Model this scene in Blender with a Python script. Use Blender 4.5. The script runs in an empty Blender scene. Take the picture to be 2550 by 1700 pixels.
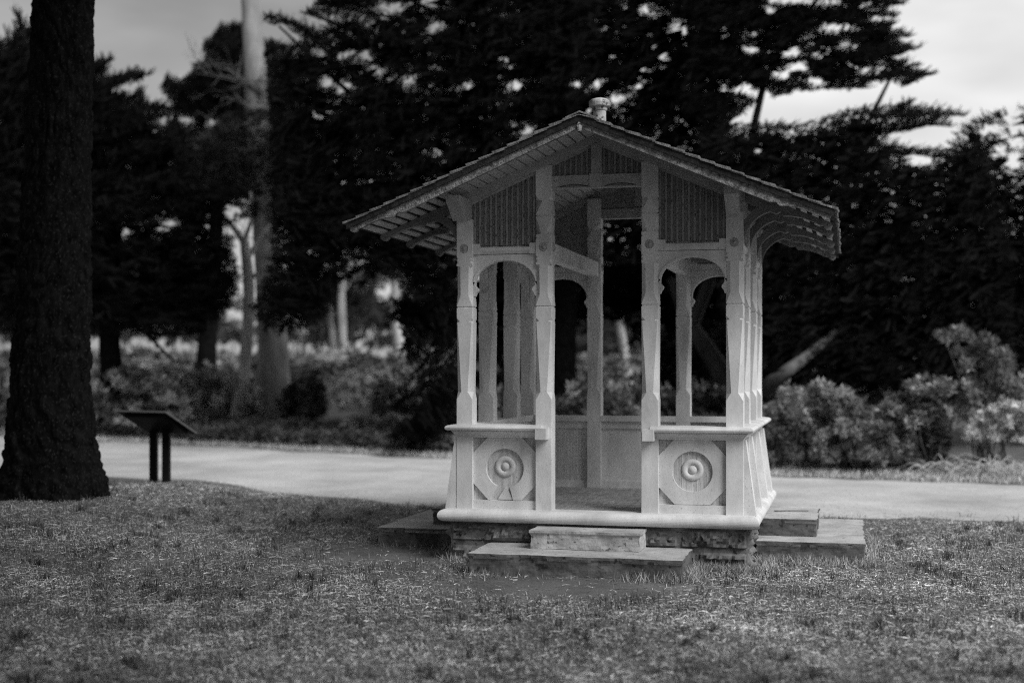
import bpy, bmesh, math, random
import numpy as np
from mathutils import Vector, Matrix
random.seed(7); RNG = np.random.default_rng(11)
scene = bpy.context.scene
COL = scene.collection
# ------------------------------------------------------------------ camera
YAW = math.radians(14.1495); CAM = np.array([1.8185, -10.8512, 1.5])
cd = bpy.data.cameras.new('camera'); cam = bpy.data.objects.new('camera', cd); COL.objects.link(cam)
cam.location = CAM; cam.rotation_euler = (math.radians(90), 0, YAW)
cd.sensor_width = 36.0; cd.lens = 3324.85 * 36 / 2550; cd.shift_y = (919.5 - 850) / 2550
cd.clip_end = 1000; cd.clip_start = 0.1
cd.dof.use_dof = True; cd.dof.focus_distance = 9.5; cd.dof.aperture_fstop = 0.92; cd.dof.aperture_blades = 0
scene.camera = cam
# ------------------------------------------------------------------ sky + sun (black and white photograph: every light and colour is grey)
SUN_EL = math.radians(44); SUN_AZ = math.radians(124)      # azimuth clockwise from +Y (north): to the right, a little behind the camera
w = bpy.data.worlds.new('World'); scene.world = w; w.use_nodes = True
nt = w.node_tree; N = nt.nodes; L = nt.links
bg = N['Background']
sky = N.new('ShaderNodeTexSky'); sky.sky_type = 'NISHITA'; sky.sun_disc = False
sky.sun_elevation = SUN_EL; sky.sun_rotation = SUN_AZ; sky.air_density = 1.0; sky.dust_density = 3.0
bw = N.new('ShaderNodeRGBToBW'); L.new(sky.outputs[0], bw.inputs[0])
tc = N.new('ShaderNodeTexCoord'); mp = N.new('ShaderNodeMapping'); mp.inputs['Scale'].default_value = (1.0, 1.0, 3.2)
L.new(tc.outputs['Generated'], mp.inputs[0])
nz = N.new('ShaderNodeTexNoise'); nz.inputs['Scale'].default_value = 2.2; nz.inputs['Detail'].default_value = 5; nz.inputs['Roughness'].default_value = .5
L.new(mp.outputs[0], nz.inputs[0])
rp = N.new('ShaderNodeMapRange'); rp.inputs['From Min'].default_value = .38; rp.inputs['From Max'].default_value = .66
rp.inputs['To Min'].default_value = .36; rp.inputs['To Max'].default_value = 1.0
L.new(nz.outputs[0], rp.inputs[0])
cl = N.new('ShaderNodeMath'); cl.operation = 'MULTIPLY'; cl.inputs[1].default_value = 9.0; L.new(rp.outputs[0], cl.inputs[0])
mx = N.new('ShaderNodeMix'); mx.data_type = 'FLOAT'; mx.inputs[0].default_value = .6
dt = N.new('ShaderNodeVectorMath'); dt.operation = 'DOT_PRODUCT'; dt.inputs[1].default_value = (math.sin(math.radians(60)), math.cos(math.radians(60)), -.55)
nrm = N.new('ShaderNodeVectorMath'); nrm.operation = 'NORMALIZE'; L.new(tc.outputs['Generated'], nrm.inputs[0]); L.new(nrm.outputs[0], dt.inputs[0])
gr = N.new('ShaderNodeMapRange'); gr.inputs['From Min'].default_value = -.1; gr.inputs['From Max'].default_value = .9; gr.inputs['To Min'].default_value = .85; gr.inputs['To Max'].default_value = 2.4
L.new(dt.outputs['Value'], gr.inputs[0])                       # thinner, brighter cloud low on the sun's side
g2 = N.new('ShaderNodeMath'); g2.operation = 'MULTIPLY'; L.new(cl.outputs[0], g2.inputs[0]); L.new(gr.outputs[0], g2.inputs[1])
L.new(bw.outputs[0], mx.inputs[2]); L.new(g2.outputs[0], mx.inputs[3])
L.new(mx.outputs[0], bg.inputs[0]); bg.inputs[1].default_value = .06
sd = bpy.data.lights.new('sun', 'SUN'); sun = bpy.data.objects.new('sun', sd); COL.objects.link(sun)
sd.energy = 2.2; sd.angle = math.radians(34); sd.color = (1, 1, 1)
sdir = Vector((math.sin(SUN_AZ) * math.cos(SUN_EL), math.cos(SUN_AZ) * math.cos(SUN_EL), math.sin(SUN_EL)))
sun.rotation_euler = sdir.to_track_quat('Z', 'Y').to_euler()
scene.view_settings.view_transform = 'Standard'; scene.view_settings.look = 'None'
scene.view_settings.exposure = 0.76; scene.view_settings.gamma = 1.0
scene.cycles.max_bounces = 5; scene.cycles.diffuse_bounces = 3; scene.cycles.use_denoising = False; scene.cycles.pixel_filter_type = 'BLACKMAN_HARRIS'; scene.cycles.filter_width = 1.15; scene.cycles.sample_clamp_indirect = 3

# ------------------------------------------------------------------ helpers
FWD = np.array([-math.sin(YAW), math.cos(YAW), 0.0]); RGT = np.array([math.cos(YAW), math.sin(YAW), 0.0])
FD = 3067.2; HX, HY = 1176.0, 848.2
def XD(X, d, z=0.0):                       # lateral / distance from the viewpoint -> world
    X = np.asarray(X, float); d = np.asarray(d, float); z = np.asarray(z, float)
    X, d, z = np.broadcast_arrays(X, d, z)
    p = CAM[None, :] * 1.0 + X.reshape(-1, 1) * RGT + d.reshape(-1, 1) * FWD
    p[:, 2] = z.ravel(); return p
def at(x, y, d):                           # where a thing seen there stands at that distance
    x = np.asarray(x, float); y = np.asarray(y, float); d = np.asarray(d, float)
    x, y, d = np.broadcast_arrays(x, y, d)
    return XD((x - HX) / FD * d, d, CAM[2] + (HY - y) / FD * d)
def sstep(t): t = np.clip(t, 0, 1); return t * t * (3 - 2 * t)
def sp(t): return np.log1p(np.exp(np.clip(t, -30, 30)))
def gz(X, d):
    X = np.asarray(X, float); d = np.asarray(d, float)
    z = .05 + .27 * sstep((-2.2 - X) / 1.9) * np.exp(-((d - 12.6) / 3.3) ** 2)
    z = z + .07 * 2 * sp((d - 25) / 2) - .075 * 3 * sp((d - 52) / 3)
    z = z + .012 * np.sin(X * 2.1 + d * 1.3) * np.sin(d * 1.7 - X) 
    return z
def gzw(P):
    v = P - CAM; return gz(v[:, 0] * RGT[0] + v[:, 1] * RGT[1], v[:, 0] * FWD[0] + v[:, 1] * FWD[1])

def mat(name, base, var=.25, scale=6., rough=.8, bump=.0, bscale=40., dots=0., dscale=90., dcol=.05, stretch=(1,1,1), attr=None, detail=6, coords='Object'):
    m = bpy.data.materials.new(name); m.use_nodes = True; t = m.node_tree; n = t.nodes; l = t.links
    b = n['Principled BSDF']; b.inputs['Roughness'].default_value = rough; b.inputs['Specular IOR Level'].default_value = .25
    tc = n.new('ShaderNodeTexCoord'); mp = n.new('ShaderNodeMapping'); mp.inputs['Scale'].default_value = stretch
    l.new(tc.outputs[coords], mp.inputs[0])
    nz = n.new('ShaderNodeTexNoise'); nz.inputs['Scale'].default_value = scale; nz.inputs['Detail'].default_value = detail; nz.inputs['Roughness'].default_value = .62
    l.new(mp.outputs[0], nz.inputs[0])
    mr = n.new('ShaderNodeMapRange'); mr.inputs['From Min'].default_value = .3; mr.inputs['From Max'].default_value = .7
    mr.inputs['To Min'].default_value = base * (1 - var); mr.inputs['To Max'].default_value = base * (1 + var)
    l.new(nz.outputs[0], mr.inputs[0]); out = mr.outputs[0]
    if attr:
        a = n.new('ShaderNodeAttribute'); a.attribute_name = attr
        k = n.new('ShaderNodeMath'); k.operation = 'MULTIPLY'; l.new(out, k.inputs[0]); l.new(a.outputs['Fac'], k.inputs[1]); out = k.outputs[0]
    if dots > 0:
        v = n.new('ShaderNodeTexNoise'); v.inputs['Scale'].default_value = dscale; v.inputs['Detail'].default_value = 3
        l.new(mp.outputs[0], v.inputs[0])
        r = n.new('ShaderNodeMapRange'); r.inputs['From Min'].default_value = .66 - dots * .2; r.inputs['From Max'].default_value = .72 - dots * .2
        l.new(v.outputs[0], r.inputs[0])
        q = n.new('ShaderNodeMix'); q.data_type = 'FLOAT'; l.new(r.outputs[0], q.inputs[0]); l.new(out, q.inputs[2]); q.inputs[3].default_value = dcol
        out = q.outputs[0]
    l.new(out, b.inputs['Base Color'])
    if bump > 0:
        z = n.new('ShaderNodeTexNoise'); z.inputs['Scale'].default_value = bscale; z.inputs['Detail'].default_value = 6
        l.new(mp.outputs[0], z.inputs[0]); bp = n.new('ShaderNodeBump'); bp.inputs['Strength'].default_value = bump; bp.inputs['Distance'].default_value = .01
        l.new(z.outputs[0], bp.inputs['Height']); l.new(bp.outputs[0], b.inputs['Normal'])
    return m

def mesh_np(name, V, F, material, parent=None, smooth=False, tone=None):
    """V (n,3); F (m,k) array or list of arrays of equal-width faces"""
    Fs = F if isinstance(F, list) else [F]
    Fs = [np.asarray(f, np.int32) for f in Fs if len(f)]
    me = bpy.data.meshes.new(name)
    nl = sum(f.size for f in Fs); nf = sum(len(f) for f in Fs)
    me.vertices.add(len(V)); me.vertices.foreach_set('co', np.asarray(V, np.float32).ravel())
    me.loops.add(nl); me.polygons.add(nf)
    me.loops.foreach_set('vertex_index', np.concatenate([f.ravel() for f in Fs]))
    tot = np.concatenate([np.full(len(f), f.shape[1], np.int32) for f in Fs])
    st = np.concatenate([[0], np.cumsum(tot)[:-1]]).astype(np.int32)
    me.polygons.foreach_set('loop_start', st)
    try: me.polygons.foreach_set('loop_total', tot)
    except Exception: pass
    if smooth: me.polygons.foreach_set('use_smooth', np.ones(nf, bool))
    if tone is not None:
        a = me.attributes.new('tone', 'FLOAT', 'POINT'); a.data.foreach_set('value', np.asarray(tone, np.float32))
    me.update(calc_edges=True)
    me.materials.append(material)
    o = bpy.data.objects.new(name, me); COL.objects.link(o)
    if parent: o.parent = parent
    return o
class MB:                                   # collects solids, builds ONE mesh
    def __init__(s): s.v = []; s.f = []
    def add(s, vs, fs):
        k = len(s.v); s.v += [tuple(map(float, p)) for p in vs]; s.f += [tuple(i + k for i in f) for f in fs]; return s
    def box(s, x0, x1, y0, y1, z0, z1, T=None):
        p = [(x, y, z) for z in (z0, z1) for x, y in ((x0, y0), (x1, y0), (x1, y1), (x0, y1))]
        if T: p = [T(*q) for q in p]
        return s.add(p, [(3, 2, 1, 0), (4, 5, 6, 7), (0, 1, 5, 4), (1, 2, 6, 5), (2, 3, 7, 6), (3, 0, 4, 7)])
    def prism(s, poly, a, b, T):            # poly of 2D points, extruded a..b ; T(p,q,t)->xyz
        n = len(poly)
        v = [T(p, q, a) for p, q in poly] + [T(p, q, b) for p, q in poly]
        return s.add(v, [tuple(range(n))[::-1], tuple(range(n, 2 * n))] + [(i, (i + 1) % n, n + (i + 1) % n, n + i) for i in range(n)])
    def lathe(s, prof, T, n=24):            # prof of (r,h) ; T(x,y,h)
        v = []; f = []
        for r, h in prof: v += [T(r * math.cos(2 * math.pi * i / n), r * math.sin(2 * math.pi * i / n), h) for i in range(n)]
        for j in range(len(prof) - 1):
            f += [(j * n + i, j * n + (i + 1) % n, (j + 1) * n + (i + 1) % n, (j + 1) * n + i) for i in range(n)]
        f.append(tuple(range(n))[::-1]); f.append(tuple((len(prof) - 1) * n + i for i in range(n)))
        return s.add(v, f)
    def build(s, name, material, parent=None, bevel=0., smooth=False):
        me = bpy.data.meshes.new(name); me.from_pydata(s.v, [], s.f); me.materials.append(material)
        bm = bmesh.new(); bm.from_mesh(me); bmesh.ops.recalc_face_normals(bm, faces=bm.faces)
        if bevel > 0:
            es = [e for e in bm.edges if e.is_manifold and e.calc_face_angle(0) > .6]
            bmesh.ops.bevel(bm, geom=es, offset=bevel, segments=2, profile=.6, affect='EDGES', clamp_overlap=True)
        bm.to_mesh(me); bm.free()
        if smooth:
            for p in me.polygons: p.use_smooth = True
        o = bpy.data.objects.new(name, me); COL.objects.link(o)
        if parent: o.parent = parent
        return o
def tag(o, label=None, cat=None, group=None, kind=None):
    if label: o['label'] = label
    if cat: o['category'] = cat
    if group: o['group'] = group
    if kind: o['kind'] = kind
    return o
def empty(name, loc, label, cat, group=None):
    o = bpy.data.objects.new(name, None); COL.objects.link(o); o.location = loc; o.empty_display_size = .2
    tag(o, label, cat, group); return o
def adopt(root, obs):                       # parts were built in world space
    for o in obs:
        if o.parent is None: o.parent = root; o.matrix_parent_inverse = Matrix.Translation(-Vector(root.location))
def thing_at(name, loc, label, cat, parts, group=None):
    r = empty(name, loc, label, cat, group); adopt(r, parts); return r

# ------------------------------------------------------------------ materials (greys)
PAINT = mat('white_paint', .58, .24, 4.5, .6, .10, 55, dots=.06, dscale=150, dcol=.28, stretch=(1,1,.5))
PAINT_UP = mat('speckled_upper_paint', .36, .22, 6, .65, .25, 60, dots=.36, dscale=130, dcol=.13)  # greyer, more densely speckled coat for the upper woodwork
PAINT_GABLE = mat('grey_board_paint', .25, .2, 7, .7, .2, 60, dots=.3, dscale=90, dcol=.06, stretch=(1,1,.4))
PANEL = mat('worn_panel_paint', .50, .28, 9, .7, .2, 60, dots=.1, dscale=60, stretch=(6,6,.5))
SOFFIT = mat('soffit_paint', .42, .2, 8, .7, .15, 50)
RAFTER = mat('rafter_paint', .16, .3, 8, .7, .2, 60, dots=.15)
BARGE = mat('lichened_barge_board', .20, .85, 24, .9, .8, 90, dots=.35, dscale=140, dcol=.03)
VERGE = mat('shadow_dark_verge_strip', .018, .8, 22, .9, .5, 90, dots=.1)  # near-black: the shadow under the shingle edge is put into the colour
SHINGLE = mat('wood_shingle', .16, .6, 9, .9, .7, 50, stretch=(3,1,1))
METAL = mat('rusty_vent_metal', .33, .5, 16, .5, .3, 60, dots=.5, dscale=28, dcol=.06)
STONE = mat('rough_foundation_stone', .13, .6, 7, .95, 1.0, 22, dots=.3, dscale=18, dcol=.03)
STEPM = mat('worn_step_stone', .36, .3, 5, .9, .5, 45, dots=.12, dscale=30, dcol=.12)
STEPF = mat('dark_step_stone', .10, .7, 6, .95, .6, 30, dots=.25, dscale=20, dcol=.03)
FLOOR = mat('floor_boards', .30, .35, 4, .8, .3, 40, stretch=(8,1,1))
BARK_D = mat('dark_bark', .006, .9, 14, .95, 1.0, 40, stretch=(1,1,.6), dots=.35, dscale=55, dcol=.022)
BARK_W = mat('bleached_bark', .42, .4, 5, .9, .8, 18, stretch=(1,1,.3))
BARK_P = mat('pale_bark', .23, .4, 5, .9, .8, 18, stretch=(1,1,.3))
BARK_M = mat('cypress_bark', .09, .5, 5, .9, .8, 18, stretch=(1,1,.3))
LEAF = mat('cypress_foliage', .007, .5, 1.2, .85, attr='tone')
LEAF_FAR = mat('far_foliage', .05, .5, .6, .85, attr='tone')
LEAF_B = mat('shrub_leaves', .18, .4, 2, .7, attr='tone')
GROUND = mat('soil_and_thatch', .125, .5, 1.3, .95, .9, 60, dots=.2, dscale=30, dcol=.05, detail=12)
PATHM = mat('packed_gravel_path', .42, .30, .8, .95, .6, 70, detail=14, stretch=(1,1,1), dots=.3, dscale=26, dcol=.26)
GRASS = mat('grass_blades', .36, .25, .8, .75, attr='tone')
STRAW = mat('dry_fronds', .42, .3, 5, .8)
SIGNM = mat('sign_metal', .008, .3, 5, .45)
SIGNE = mat('sign_edge', .09, .2, 5, .5)
TWIG = mat('dead_twig', .10, .4, 20, .9)

for m_ in (BARK_D, LEAF, LEAF_FAR, SIGNM, LEAF_B): m_.node_tree.nodes['Principled BSDF'].inputs['Specular IOR Level'].default_value = .04
# ------------------------------------------------------------------ ground and path
def grid(xs, ds, zf, name, material):
    XX, DD = np.meshgrid(xs, ds); P = XD(XX.ravel(), DD.ravel(), zf(XX.ravel(), DD.ravel()))
    nx, nd = len(xs), len(ds); i, j = np.meshgrid(np.arange(nx - 1), np.arange(nd - 1)); a = (j * nx + i).ravel()
    return mesh_np(name, P, np.stack([a, a + 1, a + nx + 1, a + nx], 1), material, smooth=True)
xs = np.concatenate([np.linspace(-300, -14, 22), np.arange(-13.8, 13.9, .2), np.linspace(14, 300, 22)])
ds = np.concatenate([np.linspace(-60, 3, 20), np.arange(3.2, 34, .2), np.linspace(34.5, 80, 50), np.linspace(84, 500, 16)])
g = grid(xs, ds, gz, 'ground', GROUND); tag(g, kind='structure')
near = np.array([(-30, 31), (-16, 24), (-9, 19.6), (-5.4, 17.6), (-4.3, 16.8), (-2.4, 15.2), (-.8, 14.0), (1.5, 13.3), (4.8, 12.7), (8, 12.2), (16, 10.5), (30, 8)])
far = np.array([(-30, 37), (-16, 30), (-9, 25.8), (-7.7, 25.1), (-4.5, 23.6), (-1.25, 21.6), (1.2, 19.6), (3.5, 18.1), (6.4, 16.8), (10, 15.5), (16, 13.8), (30, 11)])
pn = lambda X: np.interp(X, near[:, 0], near[:, 1]); pf = lambda X: np.interp(X, far[:, 0], far[:, 1])
px = np.arange(-30, 30.01, .15); K = 26
t = np.linspace(0, 1, K); wob = lambda X, s: .10 * np.sin(X * 3.1 + s) + .07 * np.sin(X * 7.7 + 2 * s)
PX = np.repeat(px, K); PDn = pn(px) + wob(px, 1); PDf = pf(px) + wob(px, 4)
PD = (PDn[:, None] * (1 - t) + PDf[:, None] * t).ravel()
P = XD(PX, PD, gz(PX, PD) + .012 - .03 * (np.tile((t == 0) | (t == 1), len(px))))
i, j = np.meshgrid(np.arange(K - 1), np.arange(len(px) - 1)); a = (j * K + i).ravel()
p = mesh_np('path', P, np.stack([a, a + K, a + K + 1, a + 1], 1), PATHM, smooth=True); tag(p, kind='structure')

# ------------------------------------------------------------------ gazebo
G = empty('gazebo', (0, 0, .05), 'small white wooden open-sided gazebo with shingled gable roof on a stone base', 'gazebo')
GP = []
def gp(o): GP.append(o); return o
def sub(o, parent): o.parent = parent; return o
WT = {  # wall transforms: u along the wall, z up, w outwards
 'front': lambda u, z, q: (u, -q, z), 'right': lambda u, z, q: (q, u, z),
 'back': lambda u, z, q: (-u, q, z), 'left': lambda u, z, q: (-q, -u, z)}
zs = lambda x: 3.25 - .415 * abs(x)         # underside of the roof boards
HW = .0625
base_prof = [(.44, 0, 0), (1.272, 0, 0), (1.282, .008, 0), (1.315, .028, 0), (1.329, .038, 0), (1.858, .007, 0), (1.86, .024, 0), (1.866, .026, 0), (1.888, .004, 0), (1.964, 0, 0),
    (1.968, 0, .006), (1.976, 0, .006), (1.98, 0, 0), (2.062, .032, 0), (2.285, .030, 0), (2.287, 0, 0), (2.303, 0, 0), (2.305, .014, 0), (2.32, .016, 0), (2.332, .004, 0), (2.342, .016, 0), (2.358, 0, 0)]
up_prof = [(2.478, 0, 0), (2.484, .014, 0), (2.50, .006, 0), (2.512, .004, 0), (2.516, .044, 0), (2.645, .003, 0), (2.65, 0, .006), (2.657, 0, .006), (2.661, 0, 0), (2.765, .054, 0), (2.775, .026, 0), (2.80, .004, 0), (2.82, 0, 0), (3.03, 0, 0)]
def post_mesh(cx, cy, prof, rot=0):
    v = []; f = []
    for z, c, g_ in prof:
        h = HW - g_; c = max(c, .0018)
        ring = [(h - c, -h), (h, -h + c), (h, h - c), (h - c, h), (-h + c, h), (-h, h - c), (-h, -h + c), (-h + c, -h)]
        v += [(cx + a_, cy + b_, z) for a_, b_ in ring]
    for k in range(len(prof) - 1):
        for i in range(8): f.append((k * 8 + i, k * 8 + (i + 1) % 8, (k + 1) * 8 + (i + 1) % 8, (k + 1) * 8 + i))
    f.append(tuple(range(8))[::-1]); f.append(tuple((len(prof) - 1) * 8 + i for i in range(8)))
    return MB().add(v, f)
def rosette(T, u, z, q, parent, s=1.):
    m = MB(); m.lathe([(.001, -.002), (.033 * s, -.002), (.034 * s, .004), (.029 * s, .007), (.026 * s, .003), (.021 * s, .003), (.018 * s, .009), (.013 * s, .005), (.010 * s, .011), (.005 * s, .016), (.0005, .017)],
        lambda a_, b_, h: T(u + a_, z + b_, q + h), 20)
    return sub(m.build('rosette', RAFTER if False else PAINT_UP, None, smooth=True), parent)
P1, P2 = .4, 1.018
WQ = 1.08                                   # outer plane of the posts
for sx in (-1, 1):
    for sy in (-1, 1):
        o = gp(post_mesh(sx * P2, sy * P2, base_prof + [(2.64, 0, 0)]).build('post', PAINT))
        T = WT['front'] if sy < 0 else WT['back']
        rosette(T, (sx * P2) * (1 if sy < 0 else -1), 2.42, WQ, o)
    for sy in (-1, 1):
        o = gp(post_mesh(sx * P1, sy * P2, base_prof + up_prof).build('post', PAINT))
        T = WT['front'] if sy < 0 else WT['back']
        rosette(T, (sx * P1) * (1 if sy < 0 else -1), 2.42, WQ, o)
        rosette(lambda u, z, q, sx=sx: (sx * P1 - sx * q, sy * P2 + u, z), 0, 2.42, HW, o)    # on the side towards the doorway
        o = gp(post_mesh(sx * P2, sy * P1, base_prof + [(2.64, 0, 0)]).build('post', PAINT))
        rosette(lambda u, z, q, sx=sx, sy=sy: (sx * P2 + sx * q, sy * P1 + u, z), 0, 2.42, HW, o)
        rosette(lambda u, z, q, sx=sx, sy=sy: (sx * P2 - sx * q, sy * P1 + u, z), 0, 2.42, HW, o)
U0, U1 = P1 + HW, P2 - HW                   # a bay between the posts
UM = (U0 + U1) / 2
# arches
def arch_poly(s):
    r = []
    pts = [(U0, 2.37), (U0, 2.055), (U0 + .012, 2.058), (U0 + .02, 2.08), (U0 + .034, 2.097), (U0 + .034, 2.112), (U0 + .022, 2.124), (U0 + .012, 2.135), (U0 + .012, 2.15)]
    rx = UM - U0 - .012
    arc = [(UM - rx * math.cos(a_), 2.15 + .172 * math.sin(a_)) for a_ in np.linspace(.08, math.pi - .08, 25)]
    right = [(2 * UM - u, z) for u, z in pts[::-1]]
    return [(s * u, z) for u, z in pts + arc + right]
ARC = [(UM - (UM - U0 - .012) * math.cos(a_), 2.15 + .172 * math.sin(a_)) for a_ in np.linspace(.08, math.pi - .08, 25)]
def arch_mesh(T, s):
    m = MB(); q0, q1 = 1.0, 1.052
    # strips between the opening and the straight top keep the faces convex
    left = [(U0, 2.055), (U0 + .012, 2.058), (U0 + .02, 2.08), (U0 + .034, 2.097), (U0 + .034, 2.112), (U0 + .022, 2.124), (U0 + .012, 2.137)]
    inner = left + ARC + [(2 * UM - u, z) for u, z in left[::-1]]
    for k in range(len(inner) - 1):
        (a0, b0), (a1, b1) = inner[k], inner[k + 1]
        if k < len(left): o0, o1 = (U0 - .004, b0), (U0 - .004, b1)
        elif k >= len(left) + len(ARC) - 1: o0, o1 = (U1 + .004, b0), (U1 + .004, b1)
        else:
            o0, o1 = (a0, 2.37), (a1, 2.37)
            if k == len(left): o0 = (U0 - .004, 2.37)
            if k == len(left) + len(ARC) - 2: o1 = (U1 + .004, 2.37)
        m.prism([(s * a0, b0), (s * a1, b1), (s * o1[0], o1[1]), (s * o0[0], o0[1])], q0, q1, T)
    m.prism([(s * (U0 - .004), 2.137), (s * ARC[0][0], ARC[0][1]), (s * (U0 - .004), 2.37)], q0, q1, T)
    m.prism([(s * (U1 + .004), 2.137), (s * (U1 + .004), 2.37), (s * ARC[-1][0], ARC[-1][1])], q0, q1, T)
    # raised bead along the curve
    for k in range(len(ARC) - 1):
        (a0, b0), (a1, b1) = ARC[k], ARC[k + 1]
        ex = lambda a_, b_, r: (UM + (a_ - UM) * r, 2.15 + (b_ - 2.15) * r)
        p = [ex(a0, b0, 1.03), ex(a1, b1, 1.03), ex(a1, b1, 1.075), ex(a0, b0, 1.075)]
        m.prism([(s * min(a_, U1), b_) for a_, b_ in p], q1, q1 + .006, T)
    return m
def beadboard(m, T, u0, u1, ztop, z0, q, pitch=.042):
    m.prism([(u0, z0), (u1, z0), (u1, ztop(u1)), (u0, ztop(u0))], q - .03, q, T)
    u = u0
    while u < u1 - .006:
        for a_, b_, hh in ((.003, .019, .013), (.0245, .0275, .008), (.0315, .0345, .008), (.0385, .041, .008)):
            x0, x1 = u + a_, min(u + b_, u1 - .001)
            if x1 - x0 > .001: m.prism([(x0, z0 + .001), (x1, z0 + .001), (x1, ztop(x1) - .001), (x0, ztop(x0) - .001)], q - .002, q + hh, T)
        u += pitch
for wn, T in WT.items():
    gable = wn in ('front', 'back')
    for s in (-1, 1):
        gp(arch_mesh(T, s).build('arch', PAINT))
        m = MB()                            # rail over the arch with square end blocks
        m.box(s * (U0 - .002), s * (U0 + .05), 2.372, 2.452, 1.0, 1.071, lambda a_, b_, c_: T(a_, b_, c_))
        m.box(s * (U1 - .05), s * (U1 + .002), 2.372, 2.452, 1.0, 1.071, lambda a_, b_, c_: T(a_, b_, c_))
        m.prism([(1.0, 2.374), (1.058, 2.374), (1.072, 2.398), (1.072, 2.420), (1.05, 2.43), (1.0, 2.43)], s * (U0 + .05), s * (U1 - .05), lambda a_, b_, t_: T(t_, b_, a_))
        gp(m.build('arch_rail', PAINT))
        m = MB(); a_, b_ = sorted((s * U0, s * U1))
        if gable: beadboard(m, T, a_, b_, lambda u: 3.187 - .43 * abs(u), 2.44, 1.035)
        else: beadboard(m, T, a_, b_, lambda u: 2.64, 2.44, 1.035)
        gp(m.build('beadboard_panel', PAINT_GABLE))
        # wainscot: backing boards, carved board with round opening, bottom rail
        m = MB()
        n = 9; du = (U1 - U0) / n
        for k in range(n):
            x0 = U0 + k * du; m.box(s * (x0 + (.0015 if k else -.003)), s * (x0 + du + (.003 if k == n - 1 else 0)), .44, .992, 1.0, 1.026 + .0015 * (k % 2), lambda a_, b_, c_: T(a_, b_, c_))
        pan = gp(m.build('wainscot_panel', PANEL))
        m = MB(); uc, zc, R_ = s * UM, .752, .148
        hu, z0, z1, cc = (U1 - U0) / 2 + .002, .511, .99, .125
        octo = [(hu, z0 - zc + cc), (hu, z1 - zc - cc), (hu - cc * .95, z1 - zc), (-hu + cc * .95, z1 - zc), (-hu, z1 - zc - cc), (-hu, z0 - zc + cc), (-hu + cc * .95, z0 - zc), (hu - cc * .95, z0 - zc)]
        def hit(th):
            dx, dz = math.cos(th), math.sin(th); best = 9
            for k in range(8):
                (x1, y1), (x2, y2) = octo[k], octo[(k + 1) % 8]
                ex, ey = x2 - x1, y2 - y1; den = dx * ey - dz * ex
                if abs(den) < 1e-9: continue
                t_ = (x1 * ey - y1 * ex) / den; w_ = (x1 * dz - y1 * dx) / den
                if t_ > 0 and -1e-6 <= w_ <= 1 + 1e-6: best = min(best, t_)
            return best
        ths = sorted(set([round(math.atan2(y_, x_) % (2 * math.pi), 5) for x_, y_ in octo] + [round(k * math.pi / 36, 5) for k in range(72)]))
        broken = wn == 'front' and s == -1
        for k in range(len(ths)):
            t0, t1 = ths[k], ths[(k + 1) % len(ths)]
            mid = (t0 + ((t1 - t0) % (2 * math.pi)) / 2)
            if broken and math.radians(247) < mid < math.radians(283): continue
            r0, r1 = hit(t0), hit(t1)
            q = [(uc + R_ * math.cos(t0), zc + R_ * math.sin(t0)), (uc + r0 * math.cos(t0), zc + r0 * math.sin(t0)), (uc + r1 * math.cos(t1), zc + r1 * math.sin(t1)), (uc + R_ * math.cos(t1), zc + R_ * math.sin(t1))]
            m.prism(q, 1.012, 1.05, T)
        if broken:
            m.prism([(uc - .055, .515), (uc + .065, .513), (uc + .02, .596), (uc + .0, .600), (uc - .03, .56)], 1.012, 1.043, T)
        sub(m.build('carved_board', PAINT), pan)
        m = MB(); m.lathe([(.001, 0), (.078, 0), (.080, .014), (.070, .022), (.055, .024), (.040, .016), (.036, .008), (.033, .008), (.031, .013), (.020, .024), (.001, .028)], lambda a_, b_, h: T(uc + a_, zc + .012 + b_, 1.02 + h), 32)
        sub(m.build('boss', PAINT, smooth=True), pan)
        m = MB(); a_, b_ = sorted((s * (U0 - .002), s * (U1 + .002))); m.box(a_, b_, .442, .508, 1.01, 1.056, lambda a_, b_, c_: T(a_, b_, c_))
        sub(m.build('bottom_rail', PAINT), pan)
        # window sill rail, mitred at the corner
        prof = [(.955, 1.035), (1.10, 1.035), (1.135, 1.037), (1.150, 1.045), (1.155, 1.058), (1.150, 1.069), (1.138, 1.076), (1.10, 1.082), (.955, 1.086)]
        mould = [(1.0, .985), (1.075, .985), (1.084, .992), (1.084, 1.0), (1.090, 1.004), (1.112, 1.03), (1.112, 1.0345), (1.0, 1.0345)]
        m = MB()
        for pr in (prof, mould):
            u_end = P1 + .01 if wn == 'front' else 0.0
            v = [T(s * u_end, z_, q_) for q_, z_ in pr] + [T(s * q_, z_, q_) for q_, z_ in pr]; n_ = len(pr)
            m.add(v, [tuple(range(n_))[::-1], tuple(range(n_, 2 * n_))] + [(i_, (i_ + 1) % n_, n_ + (i_ + 1) % n_, n_ + i_) for i_ in range(n_)])
        if wn == 'front':
            c0, c1 = sorted((s * .36, s * .442))
            m.prism([(c0, 1.062), (c1, 1.062), (c1 + (.0 if s > 0 else -.0), 1.02), (c1, .978), (c0, .978)], 1.07, 1.19, T)
        gp(m.build('sill_rail', PAINT))
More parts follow.
